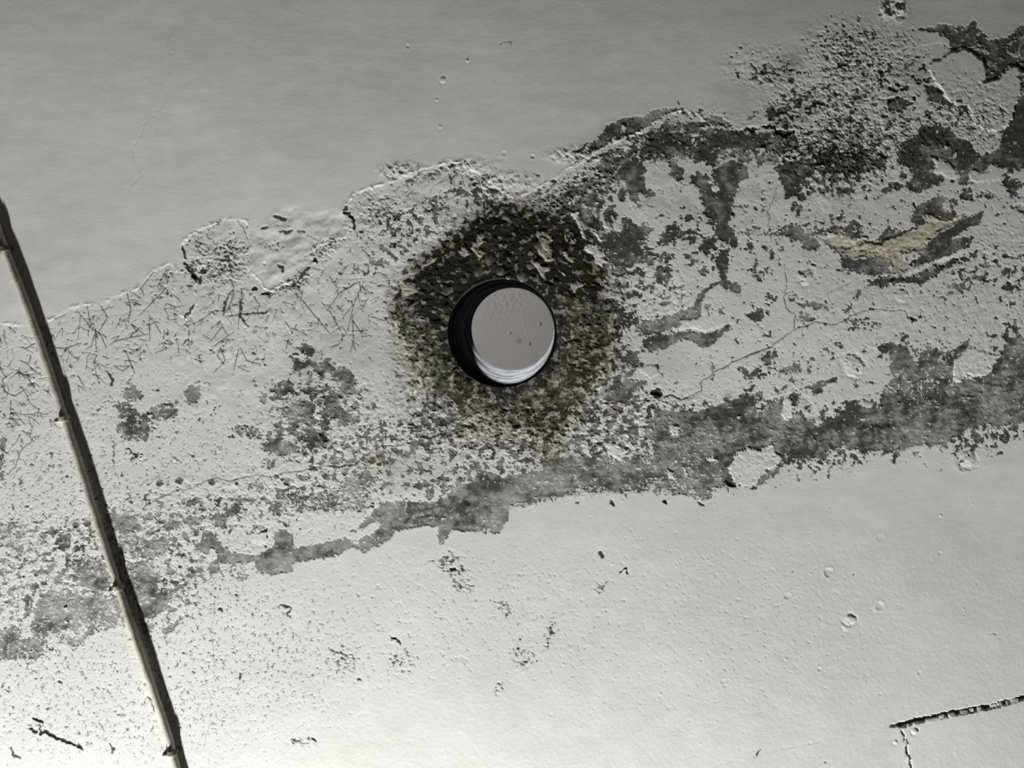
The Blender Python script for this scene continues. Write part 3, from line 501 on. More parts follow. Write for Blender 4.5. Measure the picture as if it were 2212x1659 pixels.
# gaps under loose plaster: their black shade is painted in, the cuts are shallow
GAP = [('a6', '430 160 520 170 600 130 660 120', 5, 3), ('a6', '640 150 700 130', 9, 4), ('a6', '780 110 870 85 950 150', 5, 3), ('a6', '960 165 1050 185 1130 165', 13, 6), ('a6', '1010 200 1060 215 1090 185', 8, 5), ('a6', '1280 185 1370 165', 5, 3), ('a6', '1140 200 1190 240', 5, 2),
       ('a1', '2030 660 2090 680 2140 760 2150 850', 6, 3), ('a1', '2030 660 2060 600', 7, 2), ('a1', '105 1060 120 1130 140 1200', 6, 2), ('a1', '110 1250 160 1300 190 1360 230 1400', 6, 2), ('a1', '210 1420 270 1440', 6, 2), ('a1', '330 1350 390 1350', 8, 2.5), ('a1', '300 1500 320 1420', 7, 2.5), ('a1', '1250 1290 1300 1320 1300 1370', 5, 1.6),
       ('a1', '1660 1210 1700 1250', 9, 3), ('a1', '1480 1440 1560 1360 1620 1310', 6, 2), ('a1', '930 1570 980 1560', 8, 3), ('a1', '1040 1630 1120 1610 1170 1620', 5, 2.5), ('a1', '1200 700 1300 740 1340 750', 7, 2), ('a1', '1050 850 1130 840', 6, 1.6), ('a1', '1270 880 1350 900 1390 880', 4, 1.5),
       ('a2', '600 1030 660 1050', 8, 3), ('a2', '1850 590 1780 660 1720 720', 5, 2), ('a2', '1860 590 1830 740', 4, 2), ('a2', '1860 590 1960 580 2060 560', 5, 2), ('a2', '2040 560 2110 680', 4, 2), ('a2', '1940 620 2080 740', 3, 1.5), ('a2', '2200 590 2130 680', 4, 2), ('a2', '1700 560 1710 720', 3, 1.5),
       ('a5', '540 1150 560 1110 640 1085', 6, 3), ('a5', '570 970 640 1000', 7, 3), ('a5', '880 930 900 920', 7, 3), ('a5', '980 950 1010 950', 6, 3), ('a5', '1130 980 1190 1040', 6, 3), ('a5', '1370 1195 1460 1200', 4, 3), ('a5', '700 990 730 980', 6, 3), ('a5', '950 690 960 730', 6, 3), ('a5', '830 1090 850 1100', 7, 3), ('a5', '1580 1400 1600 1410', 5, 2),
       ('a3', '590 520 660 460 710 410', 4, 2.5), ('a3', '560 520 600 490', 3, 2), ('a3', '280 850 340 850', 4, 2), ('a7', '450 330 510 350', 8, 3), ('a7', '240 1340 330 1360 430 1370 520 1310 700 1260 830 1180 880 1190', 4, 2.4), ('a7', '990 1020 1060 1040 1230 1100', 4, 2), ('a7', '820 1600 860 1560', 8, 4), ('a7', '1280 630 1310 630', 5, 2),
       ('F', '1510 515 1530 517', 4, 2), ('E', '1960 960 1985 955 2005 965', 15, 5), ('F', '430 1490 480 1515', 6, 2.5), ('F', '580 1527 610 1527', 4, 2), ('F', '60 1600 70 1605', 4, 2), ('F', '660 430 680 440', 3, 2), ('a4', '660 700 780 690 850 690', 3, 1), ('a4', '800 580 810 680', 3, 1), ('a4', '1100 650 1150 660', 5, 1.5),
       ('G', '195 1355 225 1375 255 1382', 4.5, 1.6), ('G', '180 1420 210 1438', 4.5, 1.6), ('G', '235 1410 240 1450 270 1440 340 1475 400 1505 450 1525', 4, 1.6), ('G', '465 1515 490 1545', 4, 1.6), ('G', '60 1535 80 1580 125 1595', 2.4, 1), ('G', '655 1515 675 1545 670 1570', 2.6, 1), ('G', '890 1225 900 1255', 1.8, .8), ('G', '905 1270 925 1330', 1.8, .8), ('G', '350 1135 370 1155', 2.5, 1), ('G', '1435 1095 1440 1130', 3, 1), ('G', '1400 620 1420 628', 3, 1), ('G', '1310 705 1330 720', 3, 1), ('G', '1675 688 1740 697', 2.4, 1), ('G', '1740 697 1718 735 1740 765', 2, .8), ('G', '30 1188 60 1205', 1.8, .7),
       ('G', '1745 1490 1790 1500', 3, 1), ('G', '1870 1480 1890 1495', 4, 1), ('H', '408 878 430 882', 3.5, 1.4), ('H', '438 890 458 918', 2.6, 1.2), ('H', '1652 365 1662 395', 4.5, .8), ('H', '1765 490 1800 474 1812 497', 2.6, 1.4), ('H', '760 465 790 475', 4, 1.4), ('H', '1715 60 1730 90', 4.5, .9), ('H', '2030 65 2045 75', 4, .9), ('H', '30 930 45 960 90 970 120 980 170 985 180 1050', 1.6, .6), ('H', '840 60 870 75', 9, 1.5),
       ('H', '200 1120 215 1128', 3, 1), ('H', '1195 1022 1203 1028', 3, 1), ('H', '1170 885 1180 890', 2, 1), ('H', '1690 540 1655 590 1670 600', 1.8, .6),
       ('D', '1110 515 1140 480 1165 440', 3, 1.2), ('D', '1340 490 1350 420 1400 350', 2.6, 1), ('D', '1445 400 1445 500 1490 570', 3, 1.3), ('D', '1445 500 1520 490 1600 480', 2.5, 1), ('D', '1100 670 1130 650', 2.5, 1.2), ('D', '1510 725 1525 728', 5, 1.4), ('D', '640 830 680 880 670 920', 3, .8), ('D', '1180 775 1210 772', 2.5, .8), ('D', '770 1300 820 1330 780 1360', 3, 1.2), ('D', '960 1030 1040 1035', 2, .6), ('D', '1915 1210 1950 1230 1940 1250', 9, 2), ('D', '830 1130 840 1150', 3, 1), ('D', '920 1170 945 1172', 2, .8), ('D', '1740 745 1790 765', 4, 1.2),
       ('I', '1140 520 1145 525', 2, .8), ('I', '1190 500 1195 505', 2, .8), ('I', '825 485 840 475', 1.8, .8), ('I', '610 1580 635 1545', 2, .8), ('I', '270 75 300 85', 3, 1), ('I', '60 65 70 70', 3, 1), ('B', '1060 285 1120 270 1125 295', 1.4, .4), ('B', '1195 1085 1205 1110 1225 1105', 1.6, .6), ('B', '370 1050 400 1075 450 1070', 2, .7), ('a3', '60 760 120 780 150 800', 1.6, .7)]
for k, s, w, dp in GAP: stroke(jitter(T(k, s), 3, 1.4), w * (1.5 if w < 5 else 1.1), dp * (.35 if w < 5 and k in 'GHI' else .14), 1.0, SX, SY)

# wrinkled, finely split paint on the left: bundles of short splits fanning down from the edge
def inside(poly, x, y):
    r = False
    for i in range(len(poly)):
        ax, ay = poly[i]; bx, by = poly[i - 1]
        if (ay > y) != (by > y) and x < (bx - ax) * (y - ay) / (by - ay) + ax: r = not r
    return r
WR = [(T('P', '-60 705 88 705 155 672 217 662 300 630 336 592 372 575 380 640 400 690 440 660 470 620 560 640 610 640 680 580 730 560 790 530 830 570 820 650 780 740 700 760 600 740 560 800 480 790 440 760 300 770 200 820 120 860 60 930 -60 880'), 520),
      (T('a2', '150 470 380 390 720 280 1200 130 1420 110 1700 300 1900 450 1500 450 1200 560 950 620 800 800 650 760 500 600 300 420'), 90),
      (T('P', '-60 760 60 760 110 900 100 960 40 960 -60 960'), 50), (T('a1', '230 1000 500 1000 560 1300 800 1500 800 1640 450 1640 420 1300 200 1150'), 40),
      (T('a6', '1400 120 2212 0 2212 500 1500 420'), 90), (T('a5', '1480 1200 1700 1100 1900 1200 1700 1450'), 24), (T('a3', '430 740 900 500 950 760 700 1100 200 1200'), 50)]
for poly, n in WR:
    x0, y0 = poly.min(0); x1, y1 = poly.max(0); k = 0; tries = 0
    while k < n and tries < 8000:
        tries += 1
        x, y = rng.uniform(x0, x1), rng.uniform(y0, y1)
        if not inside(poly, x, y): continue
        base = rng.gauss(math.pi / 2, .9)
        for b in range(rng.choice((1, 1, 2, 3))):
            a = base + rng.gauss(0, .55); L = rng.uniform(8, 42) * rng.uniform(.6, 1); c = rng.gauss(0, .5); pts = [(x, y)]
            for i in range(3):
                a += c / 3; pts.append((pts[-1][0] + math.cos(a) * L / 3, pts[-1][1] + math.sin(a) * L / 3))
            stroke(pts, rng.uniform(1.0, 2.0), rng.uniform(.06, .18), rng.uniform(.45, .95))
            k += 1
# a few splits measured one by one
for s in ('2170 320 2120 430 2080 590', '2120 430 2050 520', '2110 500 2112 600', '2110 530 2160 600', '1970 470 2040 590', '2150 300 2040 360 1960 470', '1780 370 1870 480 1970 600', '1430 700 1400 830', '1440 690 1480 770 1560 790', '1320 690 1350 770 1280 840', '1330 680 1300 740 1345 790', '1440 400 1430 580', '1410 370 1360 480', '1270 690 1400 600', '1330 570 1260 660',
          '470 470 560 580 640 630', '530 440 550 560', '610 440 650 510 600 590', '700 650 890 610', '1000 340 840 500', '900 490 900 650', '930 540 970 610', '770 365 790 470 770 540', '580 580 580 700', '580 590 550 690', '600 600 640 690', '310 680 380 700 490 665', '320 720 360 800', '10 910 40 960 90 980 140 950', '60 880 110 840 180 860', '30 960 20 880 80 840', '760 720 810 840', '680 800 780 800 740 830 690 805', '840 350 930 240', '850 330 870 380', '990 250 950 330'):
    stroke(T('D', s), 2.0, .15, .95)

# wrinkle bundle below the peak and the seam at lower right
seam = T('I', '150 1700 310 1655 600 1590 700 1560 850 1530 1150 1470 1420 1405')
for a_ in range(0, 60): # faint, broken line of the joint under the paint
    q_ = jitter(seam, 12, 1.2); k_ = rng.randrange(len(q_) - 2); stroke(q_[k_:k_ + 2], 1.4, .05, rng.uniform(.2, .5))
seam2 = T('I', '1420 1405 1500 1395 1600 1370 1800 1325 2000 1290 2212 1235 2500 1165 3600 900')
sl, d, par = sline(seam2, 20, SX, SY)
wv = np.clip(1.2 + 26 * par, 1.2, 5.2)
m = 1 - sstep(d, wv * .7, wv + 1); HT[sl] -= 2.0 * m; CRACK[sl] = np.maximum(CRACK[sl], .85 * m)
tee = T('I', '1480 1415 1495 1470 1510 1540 1525 1600 1540 1660 1580 1850 1640 2200')
sl, d, par = sline(jitter(tee, 3, .8), 12, SX, SY)
m = 1 - sstep(d, 1.2, 2.8); HT[sl] -= .8 * m * sstep(fbm(PX[sl], PY[sl], 22, 2, 81), -.5, .1); CRACK[sl] = np.maximum(CRACK[sl], .8 * m * sstep(fbm(PX[sl], PY[sl], 22, 2, 81), -.4, .2))
# long low ledges pressed into the filler
for k, s, w, dp in [('F', '0 600 180 590 320 600 480 560', 5, .5), ('F', '1180 1100 1240 1150 1380 1140 1450 1090', 8, .5), ('F', '1000 1180 1090 1130 1180 1130', 8, .4), ('H', '240 130 500 120 720 110', 4, .18), ('H', '350 170 600 150 740 140', 4, .18), ('a7', '950 1659 1200 1590 1500 1480', 7, .6), ('F', '1290 285 1500 260 1700 190', 6, .4), ('F', '1660 990 1780 980 1950 930', 8, .5), ('F', '860 1180 960 1230 1000 1230', 8, .4)]:
    sl, d, par = sline(jitter(T(k, s), 4, 3.0), 40, SX, SY)
    HT[sl] -= dp * np.exp(-(d / w) ** 2) * np.sin(np.clip(par, .02, .98) * math.pi)

# dents, blisters and craters in the sound paint
def dent(px, py, r, dep, rim=.4):
    sl = window(px - r, py - r, px + r, py + r, 10)
    q = np.hypot(PX[sl] - px + .45 * r * w1[sl] + .3 * r * w3[sl], PY[sl] - py + .45 * r * w2[sl] + .3 * r * w4[sl]) / r; dep = dep * .62
    HT[sl] -= dep * np.clip(1 - q * q, 0, 1) - rim * dep * np.exp(-((q - 1.15) / .22) ** 2)
for x, y, r, dp in [(1789, 1235, 10, .5), (1899, 1307, 10, .4), (1834, 1337, 12, -.9), (1828, 1352, 10, -.4), (1976, 1579, 7, -.9), (1933, 1604, 6, -.5), (960, 180, 7, -.5), (1012, 139, 4, -.5), (946, 222, 4, -.3), (954, 278, 5, -.3), (1152, 343, 5, .4), (1090, 335, 6, .3), (885, 108, 5, .3),
                    (1720, 925, 30, .3), (396, 587, 4, -.6), (1700, 1287, 8, .25), (2086, 990, 18, -.7), (2078, 1005, 12, .4), (1838, 790, 22, -.9), (1720, 880, 25, -.5), (1735, 600, 16, -.7), (1940, 640, 14, -.5), (306, 987, 6, -.6), (305, 986, 3, .8), (376, 992, 6, -.4), (473, 970, 7, -.4), (435, 997, 9, .25), (650, 985, 12, -.6), (575, 570, 5, .4), (560, 1155, 20, -.5), (440, 1125, 12, -.4),
                    (1918, 20, 20, .7), (1935, 30, 12, -.9), (1900, 1160, 9, .15), (1770, 1445, 5, .3), (1562, 1472, 6, .2), (1985, 1452, 5, .3)]:
    dent(x, y, r, dp)
for i in range(90):                       # little nibs in the lower paint
    x, y = rng.uniform(1050, 2212), rng.uniform(1080, 1640)
    if y > 1080 + (2212 - x) * 0.0: dent(x, y, rng.uniform(2.2, 5), rng.uniform(-.28, .22))
# rusty craters
RUST = [(345, 1042, 10), (389, 1037, 10), (459, 1040, 10), (620, 1041, 10), (703, 1026, 9), (745, 1021, 8), (805, 991, 12), (164, 1133, 10), (190, 1130, 10), (914, 940, 8), (973, 938, 8), (1260, 903, 13), (1328, 893, 10), (1418, 850, 11), (1568, 861, 9), (1160, 880, 14), (820, 1001, 7), (512, 1043, 6)]
for x, y, r in RUST:
    dent(x, y, r * .8, .55, .5)
    sl = window(x - r, y - r, x + r, y + r, 8)
    q = np.hypot(PX[sl] - x + w3[sl] * 3, PY[sl] - y + w4[sl] * 3) / r
    OCHRE[sl] = np.maximum(OCHRE[sl], 1.25 * (1 - sstep(q, .55, 1.0))); PAINT[sl] = np.where(q < .8, np.maximum(PAINT[sl], 3), PAINT[sl]); CRACK[sl] = np.maximum(CRACK[sl], .5 * (1 - sstep(q, .25, .85)) * np.clip(.7 + nF[sl], 0, 1.2))
# mineral drops round the bore: low glossy swellings
for i in range(70):
    a = rng.uniform(0, 2 * math.pi); rr = rng.uniform(1.1, 2.1); x = 1085 + 117 * rr * math.cos(a); y = 719 + 117 * rr * math.sin(a)
    dent(x, y, rng.uniform(6, 17), -rng.uniform(.3, 1.1), .15)
ex = (HT * 0)
# keep the rim of the bore clean
rim = 1 - sstep(RB, 1.0, 1.06)
HT = HT * (1 - rim) - 0.3 * rim
MOLD = np.maximum(MOLD, .9 * rim)
# away from the frame the sheet is plain
far = sstep(np.maximum(np.maximum(-PX, PX - W) / 500, np.maximum(-PY, PY - H) / 500), .3, 1.0)
HT *= 1 - far
BOW = bow(PX, PY); HT += BOW

# ------------------------------------------------------------------ materials
def mat(name):
    m = bpy.data.materials.new(name); m.use_nodes = True; nt = m.node_tree
    return m, nt, nt.nodes['Principled BSDF']
class NB:
    def __init__(s, nt): s.nt = nt
    def new(s, t, **k):
        n = s.nt.nodes.new(t)
        for a, b in k.items(): setattr(n, a, b)
        return n
    def link(s, a, b): s.nt.links.new(a, b)
    def put(s, sock, v):
        if hasattr(v, 'is_output'): s.link(v, sock)
        else: sock.default_value = v
    def math(s, op, a, b=0.0, c=0.0, clamp=False):
        n = s.new('ShaderNodeMath', operation=op, use_clamp=clamp)
        for i, v in enumerate((a, b, c)): s.put(n.inputs[i], v)
        return n.outputs[0]
    def step(s, x, lo, hi):
        n = s.new('ShaderNodeMapRange', interpolation_type='SMOOTHSTEP')
        for i, v in enumerate((x, lo, hi, 0.0, 1.0)): s.put(n.inputs[i], v)
        return n.outputs[0]
    def mix(s, f, a, b, mode='MIX'):
        n = s.new('ShaderNodeMix', data_type='RGBA', blend_type=mode)
        s.put(n.inputs[0], f); s.put(n.inputs[6], a); s.put(n.inputs[7], b); return n.outputs[2]
    def noise(s, co, scale, detail=2.0, rough=.55):
        n = s.new('ShaderNodeTexNoise'); s.link(co, n.inputs['Vector']); n.inputs['Scale'].default_value = scale
        n.inputs['Detail'].default_value = detail; n.inputs['Roughness'].default_value = rough; return n.outputs[0]

m_ceil, nt_, bs = mat('weathered_painted_ceiling'); b = NB(nt_)
A = b.new('ShaderNodeAttribute', attribute_name='film'); Bn = b.new('ShaderNodeAttribute', attribute_name='stain')
sa = b.new('ShaderNodeSeparateColor'); b.link(A.outputs['Color'], sa.inputs[0]); sb = b.new('ShaderNodeSeparateColor'); b.link(Bn.outputs['Color'], sb.inputs[0])
aP, aM, aO, aK = sa.outputs[0], sa.outputs[1], sa.outputs[2], A.outputs['Alpha']
aW, aC, aD, aR = sb.outputs[0], sb.outputs[1], sb.outputs[2], Bn.outputs['Alpha']
tc = b.new('ShaderNodeTexCoord').outputs['Object']
n_f = b.noise(tc, 900, 3, .6); n_m = b.noise(tc, 260, 4, .62); n_l = b.noise(tc, 40, 4, .6); n_x = b.noise(tc, 1700, 2, .5)
c_f = b.math('SUBTRACT', n_f, .5); c_m = b.math('SUBTRACT', n_m, .5)
paint = b.step(b.math('ADD', aP, b.math('MULTIPLY', c_f, 3.2)), -.45, .45)
dirty = b.step(aM, .05, .55)
white = b.mix(b.step(n_l, .3, .75), (.745, .745, .725, 1), (.80, .80, .785, 1))
conc = b.mix(b.step(b.math('ADD', aD, b.math('MULTIPLY', c_m, .5)), .0, 1.0), (.34, .34, .325, 1), (.066, .064, .054, 1))
conc = b.mix(b.math('MULTIPLY', b.step(b.math('MULTIPLY', b.math('ADD', aD, b.math('MULTIPLY', c_m, .6)), -1.0), -.12, .45), .8), conc, (.50, .495, .465, 1))
conc = b.mix(b.math('MULTIPLY', b.step(n_f, .52, .72), .30), conc, (.36, .355, .33, 1))
conc = b.mix(b.math('MULTIPLY', b.step(n_m, .55, .72), .35), conc, (.10, .098, .088, 1))
cream = b.mix(b.step(n_m, .35, .65), (.50, .465, .35, 1), (.70, .665, .54, 1))
col = b.mix(paint, b.mix(aC, conc, cream), white)
oc = b.math('MULTIPLY', aO, b.math('ADD', b.math('MULTIPLY', c_m, 1.6), 1.0), clamp=True)
col = b.mix(oc, col, b.mix(.95, col, (.30, .283, .205, 1), 'MULTIPLY'))
col = b.mix(b.math('MULTIPLY', dirty, .55), col, b.mix(1.0, col, (.34, .32, .24, 1), 'MULTIPLY'))
mo = b.step(b.math('ADD', aM, b.math('ADD', b.math('MULTIPLY', c_m, .9), b.math('MULTIPLY', c_f, .5))), .40, .62)
mo = b.math('MULTIPLY', mo, b.math('SUBTRACT', 1.0, b.math('MULTIPLY', paint, .66)))
col = b.mix(b.math('MULTIPLY', mo, .95), col, b.mix(b.step(n_l, .4, .65), (.009, .009, .006, 1), (.024, .022, .012, 1)))
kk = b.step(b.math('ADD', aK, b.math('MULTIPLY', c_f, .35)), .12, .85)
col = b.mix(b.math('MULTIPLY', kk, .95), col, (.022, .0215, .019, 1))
b.link(col, bs.inputs['Base Color'])
ro = b.math('SUBTRACT', .88, b.math('MULTIPLY', b.math('MULTIPLY', aW, b.step(n_m, .42, .60)), .42))
b.link(ro, bs.inputs['Roughness']); bs.inputs['Specular IOR Level'].default_value = .2
hgt = b.math('ADD', b.math('MULTIPLY', n_x, .35), b.math('ADD', b.math('MULTIPLY', n_f, .5), b.math('MULTIPLY', b.math('MULTIPLY', n_m, aR), 2.0)))
bp = b.new('ShaderNodeBump'); bp.inputs['Distance'].default_value = .00035
b.link(b.math('ADD', .22, b.math('MULTIPLY', aR, .6), clamp=True), bp.inputs['Strength']); b.link(hgt, bp.inputs['Height']); b.link(bp.outputs[0], bs.inputs['Normal'])

def simple(name, colr, rough=.6, spec=.4, nscale=0, namt=.15, bump=0.0, bscale=300):
    m, nt, bs = mat(name); b = NB(nt); tc = b.new('ShaderNodeTexCoord').outputs['Object']
    if nscale:
        n = b.noise(tc, nscale, 4, .6); dk = tuple(c * (1 - namt * 2.2) for c in colr[:3]) + (1,)
        b.link(b.mix(b.step(n, .3, .7), dk, colr), bs.inputs['Base Color'])
    else: bs.inputs['Base Color'].default_value = colr
    bs.inputs['Roughness'].default_value = rough; bs.inputs['Specular IOR Level'].default_value = spec
    if bump:
        n = b.noise(tc, bscale, 3, .6); bp = b.new('ShaderNodeBump'); bp.inputs['Distance'].default_value = bump; bp.inputs['Strength'].default_value = .6
        b.link(n, bp.inputs['Height']); b.link(bp.outputs[0], bs.inputs['Normal'])
    return m

# ------------------------------------------------------------------ object helpers
def tag(o, label=None, cat=None, group=None, kind=None):
    if label: o['label'] = label
    if cat: o['category'] = cat
    if group: o['group'] = group
    if kind: o['kind'] = kind
    return o
def mesh_obj(name, verts, faces, m, parent=None, smooth=True):
    me = bpy.data.meshes.new(name); me.from_pydata([tuple(v) for v in verts], [], faces); me.update()
    if smooth:
        for p in me.polygons: p.use_smooth = True
    me.materials.append(m); o = bpy.data.objects.new(name, me); COL.objects.link(o)
    if parent: o.parent = parent
    return o
def empty(name, loc=(0, 0, 0)):
    o = bpy.data.objects.new(name, None); o.empty_display_size = .02; COL.objects.link(o); o.location = loc; return o

# ------------------------------------------------------------------ build the ceiling sheet, split into its pieces
VZ = PLANE_Z - HT * MM
VX, VY = GX.copy(), GY.copy()
inside_b = RB < 1.0
face_in = inside_b[:-1, :-1] & inside_b[1:, :-1] & inside_b[:-1, 1:] & inside_b[1:, 1:]
sc_ = np.where(inside_b, 1.0 / np.maximum(RB, .05), 1.0)
VX = BC[0] + (VX - BC[0]) * sc_; VY = BC[1] + (VY - BC[1]) * sc_
VZ = np.where(inside_b, PLANE_Z + .0003 - BOW * MM, VZ)
dzx = np.gradient(VZ, axis=1) / np.gradient(GX, axis=1); dzy = np.gradient(VZ, axis=0) / np.gradient(GY, axis=0)
NRM = np.stack([dzx, dzy, -np.ones_like(dzx)], -1); NRM /= np.linalg.norm(NRM, axis=-1, keepdims=True)
ATT_A = np.stack([np.clip(PAINT, -40, 40), MOLD, OCHRE, CRACK], -1).astype(np.float32).reshape(-1, 4)
ATT_B = np.stack([WET, CREAM, np.clip(DARK, -.8, 1.3), np.clip(ROUGH, 0, 1)], -1).astype(np.float32).reshape(-1, 4)
CO = np.stack([VX, VY, VZ], -1).reshape(-1, 3).astype(np.float32); NF = NRM.reshape(-1, 3).astype(np.float32)

def fmean(a): return (a[:-1, :-1] + a[1:, :-1] + a[:-1, 1:] + a[1:, 1:]) * .25
fP, fB, fC, fM = fmean(PAINT), fmean(BAND), fmean(CREAM), fmean(ring)
fX, fY = fmean(PX), fmean(PY)
KIND = np.full(fP.shape, 0, np.int32)          # 0 paint coat, 1 paint fragment, 2 bare slab, 3 cream coat, 4 mouldy ring
KIND[(fB > 0) & (fP > 0)] = 1; KIND[(fP <= 0) & (fB > -40)] = 2; KIND[fC > .5] = 3; KIND[(fM > .5)] = 4
KIND[face_in] = -1

def components(K):                              # 4-connected runs, union-find
    par = []
    def find(a):
        while par[a] != a: par[a] = par[par[a]]; a = par[a]
        return a
    lab = np.full(K.shape, -1, np.int64); prev = []
    for j in range(K.shape[0]):
        row = K[j]; cut = np.flatnonzero(np.diff(row)) + 1
        st = np.concatenate([[0], cut]); en = np.concatenate([cut, [len(row)]]); cur = []
        for s_, e_ in zip(st.tolist(), en.tolist()):
            k = int(row[s_]); i = len(par); par.append(i); cur.append((s_, e_, k, i)); lab[j, s_:e_] = i
        a = b_ = 0
        while a < len(prev) and b_ < len(cur):
            p, c = prev[a], cur[b_]
            if p[2] == c[2] and p[0] < c[1] and c[0] < p[1]: par[find(c[3])] = find(p[3])
            if p[1] <= c[1]: a += 1
            else: b_ += 1
        prev = cur
    root = np.array([find(i) for i in range(len(par))]); return root[lab]
LAB = components(KIND)
qi = (np.arange(NY - 1)[:, None] * NX + np.arange(NX - 1)[None, :])
QUADS = np.stack([qi, qi + NX, qi + NX + 1, qi + 1], -1)      # faces look down into the room

def sheet(name, mask, parent=None):
    q = QUADS[mask].reshape(-1, 4)
    used, inv = np.unique(q.ravel(), return_inverse=True)
    me = bpy.data.meshes.new(name); nq = len(q)
    me.vertices.add(len(used)); me.vertices.foreach_set('co', CO[used].ravel())
    me.loops.add(nq * 4); me.loops.foreach_set('vertex_index', inv.astype(np.int32).ravel())
    me.polygons.add(nq); me.polygons.foreach_set('loop_start', np.arange(0, nq * 4, 4, dtype=np.int32)); me.polygons.foreach_set('loop_total', np.full(nq, 4, np.int32))
    me.polygons.foreach_set('use_smooth', np.ones(nq, bool))
    me.update(calc_edges=True)
    for nm, at_ in (('film', ATT_A), ('stain', ATT_B)):
        a = me.attributes.new(nm, 'FLOAT_COLOR', 'POINT'); a.data.foreach_set('color', at_[used].ravel())
    me.normals_split_custom_set_from_vertices(NF[used])
    me.materials.append(m_ceil); o = bpy.data.objects.new(name, me); COL.objects.link(o)
    if parent: o.parent = parent
    return o

ids, first, cnt = np.unique(LAB, return_index=True, return_counts=True)
kk_ = KIND.ravel()[first]
big = {k: set() for k in range(5)}
MINC = {0: 4000, 1: 260, 2: 220, 3: 250, 4: 600}
LIM = {0: 10, 1: 110, 2: 110, 3: 4, 4: 1}
for k in range(5):
    sel = [(int(c), int(i)) for i, c, q in zip(ids, cnt, kk_) if q == k and c >= MINC[k]]
    big[k] = [i for c, i in sorted(sel, reverse=True)[:LIM[k]]]
allbig = np.array(sum((list(v) for v in big.values()), []))
ceiling = sheet('ceiling', LAB == big[0][0])
tag(ceiling, 'white painted concrete ceiling with a damp peeling band and round bored hole', None, None, 'structure')
NAME = {0: 'paint_coat', 1: 'paint_patch', 2: 'bare_concrete_patch', 3: 'cream_plaster_patch', 4: 'mould_ring'}
for k in range(5):
    for i in big[k]:
        if k == 0 and i == big[0][0]: continue
        o = sheet(NAME[k], LAB == i, ceiling)
        if k == 3: o['label'] = 'cream coloured plaster laid bare'
        if k == 4: o['label'] = 'black and olive mould ring round the bored hole'
rest = ~np.isin(LAB, allbig) & (KIND >= 0)
for k, nm in ((1, 'paint_flecks'), (2, 'bare_specks')):
    mk = rest & ((KIND == k) if k == 2 else (KIND != 2))
    if mk.any(): tag(sheet(nm, mk, ceiling), None, None, None, 'stuff')

# ------------------------------------------------------------------ the bore through the slab
m_bore, nt_, bs = mat('black_bore_wall'); b = NB(nt_)
tc = b.new('ShaderNodeTexCoord').outputs['Object']
mp = b.new('ShaderNodeMapping'); mp.inputs['Scale'].default_value = (1, 1, 14); b.link(tc, mp.inputs['Vector'])
n1 = b.noise(mp.outputs[0], 14, 5, .7); n2 = b.noise(mp.outputs[0], 70, 3, .6)
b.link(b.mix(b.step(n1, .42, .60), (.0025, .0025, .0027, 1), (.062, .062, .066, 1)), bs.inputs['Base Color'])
bs.inputs['Roughness'].default_value = .9; bs.inputs['Specular IOR Level'].default_value = 0.0
bp = b.new('ShaderNodeBump'); bp.inputs['Distance'].default_value = .0012; bp.inputs['Strength'].default_value = .7
b.link(b.math('ADD', n1, b.math('MULTIPLY', n2, .5)), bp.inputs['Height']); b.link(bp.outputs[0], bs.inputs['Normal'])
NS, NR = 128, 44
vv, ff = [], []
for r in range(NR):
    t = r / (NR - 1); z = PLANE_Z + .0002 + t * (UP - PLANE_Z)
    for s in range(NS):
        a = 2 * math.pi * s / NS
        rr = BR * (1.0 - 0.004 * (r > 0) + .0035 * math.sin(r * 2.1 + .6 * math.sin(a + r)) * (0 < r < NR - 1))
        if r > NR - 4: rr *= .995
        if r == 0:
            q_ = topx(np.array(BC[0] + rr * math.cos(a)), np.array(BC[1] + rr * math.sin(a))); z = PLANE_Z + .0002 - float(bow(q_[0], q_[1])) * MM
        vv.append((BC[0] + rr * math.cos(a), BC[1] + rr * math.sin(a), z))
for r in range(NR - 1):
    for s in range(NS):
        a, c = r * NS + s, r * NS + (s + 1) % NS
        ff.append((a, a + NS, c + NS, c))
lining = mesh_obj('bore_lining', vv, ff, m_bore, ceiling); lining['label'] = 'black scored wall of the round bored hole'

# ------------------------------------------------------------------ room above: floor on the slab and its ceiling
m_floor = simple('upper_floor_screed', (.30, .30, .29, 1), .8, .3, 20, .1)
vv, ff = [], []
for k, rad in enumerate((BR * .995, .35, 1.2, 2.4)):
    for s in range(64):
        a = 2 * math.pi * s / 64; vv.append((BC[0] + rad * math.cos(a), BC[1] + rad * math.sin(a), UP))
for k in range(3):
    for s in range(64):
        a, c = k * 64 + s, k * 64 + (s + 1) % 64; ff.append((a, a + 64, c + 64, c))
tag(mesh_obj('floor', vv, ff, m_floor, None, False), 'floor screed of the room above, on the slab', None, None, 'structure')

